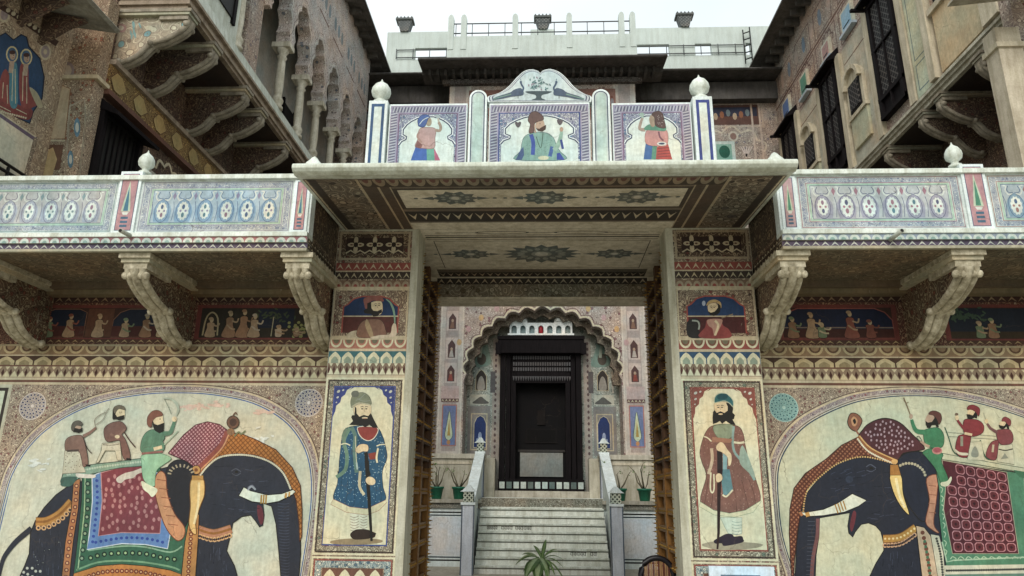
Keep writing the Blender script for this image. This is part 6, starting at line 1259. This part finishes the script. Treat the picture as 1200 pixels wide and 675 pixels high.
for s_ in (-1,1):
    X=s_*1.57; a,b=X-.09,X+.09
    m=MB(); m.prism([(18.5,2.62),(15.95,1.42),(15.95,1.0),(18.5,2.2)],'x',a,b,WHITE2); m.prism([(18.5,2.2),(15.95,1.0),(15.95,0),(17.54,0),(17.54,1.3),(18.5,1.5)],'x',a+.03,b-.03,WHITE2); m.prism([(18.5,2.68),(15.95,1.48),(15.95,1.42),(18.5,2.62)],'x',a-.03,b+.03,WHITE2); m.build('balustrade',st)
    for (Y,zb,zt,r) in ((15.83,0,1.40,.125),(18.55,1.5,2.62,.10)):
        m=MB(); m.box(X-r,X+r,Y-r,Y+r,zb,zt,STONE('#bac1cb','#d6dbe2',2,.5,'newel_marble',.5)); 
        for e in (-1,1): m.box(X+e*r-.012,X+e*r+.012,Y-r-.012,Y-r+.012,zb,zt,P('#5d6878',.1))
        m.box(X-r-.03,X+r+.03,Y-r-.03,Y+r+.03,zt,zt+.05,WHITE2); nw=m.build('newel',st)
        m=MB(); m.box(X-r*.85,X+r*.85,Y-r*.85,Y+r*.85,zt+.05,zt+.27,LAT('#2f3530','#b9c0b0','#2f3530',11,'xz',.2,.8,1,'lantern_grille',0)); m.prism([(X-r-.05,zt+.27),(X+r+.05,zt+.27),(X+r*.9,zt+.31),(X+.03,zt+.40),(X-.03,zt+.40),(X-r*.9,zt+.31)],'y',Y-r,Y+r,WHITE2); m.build('lantern',nw)
# ================================================================== PLANTS
LEAF=P('#4f6a38',.05,.5,.2); LF2=P('#6f8a50',.05,.5,.2); TWG=P('#6a6450',.1)
for i,(xx,desc) in enumerate(((512,'leftmost green pot with bare forked twigs on the terrace'),(538,'green pot with twigs just left of the stair balustrade'),(726,'green pot with upright twigs just right of the stair balustrade'),(755,'rightmost green pot beside the right door leaf'))):
    c=at(xx,570,y=17.95); X=c.x; t=empty('potted_plant',(X,17.95,1.5),desc,'potted plant','green pots along the terrace')
    m=MB(); PG=P('#1f6b52',0,.45,.1); m.lathe(X,17.95,[(.11,0),(.12,.01),(.155,.24),(.18,.245),(.18,.29),(.165,.29),(.16,.26)],PG,20,1.5); m.build('pot',t)
    m=MB(); m.lathe(X,17.95,[(.155,0),(.15,.01)],P('#3f3428',.1),16,1.75); m.build('soil',t)
    rr=random.Random(i*7+3); m=MB(); lf=MB()
    for k in range(5):
        a=rr.uniform(0,6.28); l=rr.uniform(.4,.7); dx,dy=math.cos(a)*l*.55,math.sin(a)*l*.3
        pts=[(X,17.95,1.74),(X+dx*.5,17.95+dy*.5,1.74+l*.35),(X+dx*.8+rr.uniform(-.05,.05),17.95+dy,1.74+l*.75),(X+dx+rr.uniform(-.06,.06),17.95+dy,1.74+l)]
        m.tube(pts,lambda u:.022*(1-u*.75),TWG,6)
        for q in range(5):
            b=rr.uniform(0,6.28); x,y,z=pts[-1]; x+=rr.uniform(-.04,.04); z-=rr.uniform(0,.12); r=rr.uniform(.04,.07); lf.add([(x,y,z),(x+r*math.cos(b)*.6-.015,y+r*math.sin(b)*.6,z+r*.5),(x+r*math.cos(b),y+r*math.sin(b),z+r*.4),(x+r*math.cos(b)*.6+.015,y+r*math.sin(b)*.6,z+r*.1)],[(0,1,2,3)],LF2)
    m.build('stem',t); lf.build('leaves',t)
t=empty('broadleaf_plant',(-.04,12.4,0),'variegated broad leaf plant in a pot standing in front of the steps','potted plant')
m=MB(); m.lathe(-.04,12.4,[(.14,0),(.16,.02),(.19,.16),(.21,.17),(.21,.20),(.19,.20),(.18,.17)],P('#7a4a36',.1),20); m.build('pot',t)
for (x,y,z,xb) in ((-.07,12.4,.64,-.05),(.03,12.42,.62,.0)): m=MB(); m.tube([(xb,y,.15),(xb,y,.4),(x,y,z)],.022,LEAF,8); m.build('stem',t)
rr=random.Random(4); LFV=P('#93a578',.05,.45,.2)
def leaf(x,y,z,a,l,w_,up,droop,mm,mv):
    m=MB(); n=9; L_=[];C_=[];R_=[]
    for i in range(n+1):
        u=i/n; r=l*u; h=up*u-droop*u*u; ww=w_*math.sin(math.pi*min(1,u*.93+.07))**.8
        px_,py_=x+math.cos(a)*r,y+math.sin(a)*r; nx,ny=-math.sin(a),math.cos(a)
        C_.append((px_,py_,z+h)); L_.append((px_+nx*ww,py_+ny*ww,z+h-ww*.30)); R_.append((px_-nx*ww,py_-ny*ww,z+h-ww*.35))
    IL=[tuple(c[k]*.55+l_[k]*.45 for k in range(3)) for c,l_ in zip(C_,L_)]; IR=[tuple(c[k]*.55+l_[k]*.45 for k in range(3)) for c,l_ in zip(C_,R_)]
    for P0,P1,mt in ((L_,IL,mm),(IL,C_,mv),(C_,IR,mv),(IR,R_,mm)):
        m.add(P0+P1,[(i,i+1,n+2+i,n+1+i) for i in range(n)],mt,True)
    m.build('leaf',t)
for (a,l,w_,u_,d_) in ((188,.40,.12,.34,.46),(235,.38,.12,.14,.42),(165,.30,.09,.30,.26),(265,.34,.11,.08,.42),(300,.32,.09,.14,.40)): leaf(-.05,12.4,.62,math.radians(a),l,w_,u_,d_,LEAF,LFV)
for a,l,u_,d_ in ((18,.40,.30,.34),(45,.36,.40,.26),(-12,.38,.22,.36),(80,.30,.44,.14),(-50,.36,.16,.38),(120,.3,.4,.2),(-80,.34,.1,.40),(210,.40,.05,.46),(-28,.44,.10,.46),(5,.32,.40,.30),(150,.38,.2,.44),(100,.34,.34,.3)):
    leaf(.0,12.4,.60,math.radians(a+rr.uniform(-5,5)),l,.036,u_,d_,LEAF,LF2)
# ================================================================== CHAIR in the passage
ch=empty('cane_chair',(1.36,9.2,0),'dark framed chair with striped cane back inside the gate by the right door leaf','chair')
X,Y=1.39,9.25; CH=P('#17151a',0,.4)
m=MB(); c_=[]
for i in range(15):
    a=math.pi*i/14; c_.append((X-.2*math.cos(a),Y,.58+.31*math.sin(a)**.6))
m.tube([(X-.2,Y,.42)]+c_+[(X+.2,Y,.42)],.035,CH,10); m.build('back_frame',ch)
m=MB()
for i in range(17):
    x=X-.165+i*.0205; h=.58+.285*max(0,1-((x-X)/.2)**2)**.3; m.box(x-.007,x+.007,Y-.01,Y+.01,.44,h,P('#9a744c' if i%3 else '#5f2e24',.05))
m.build('cane_back',ch)
m=MB(); m.box(X-.26,X+.26,Y-.05,Y+.45,.40,.45,P('#8a5a38',.05)); m.build('seat',ch,.01)
for dx in (-.22,.22):
    for dy in (0,.4): m=MB(); m.tube([(X+dx,Y+dy,.40),(X+dx*1.1,Y+dy,0)],.02,CH,8); m.build('leg',ch)
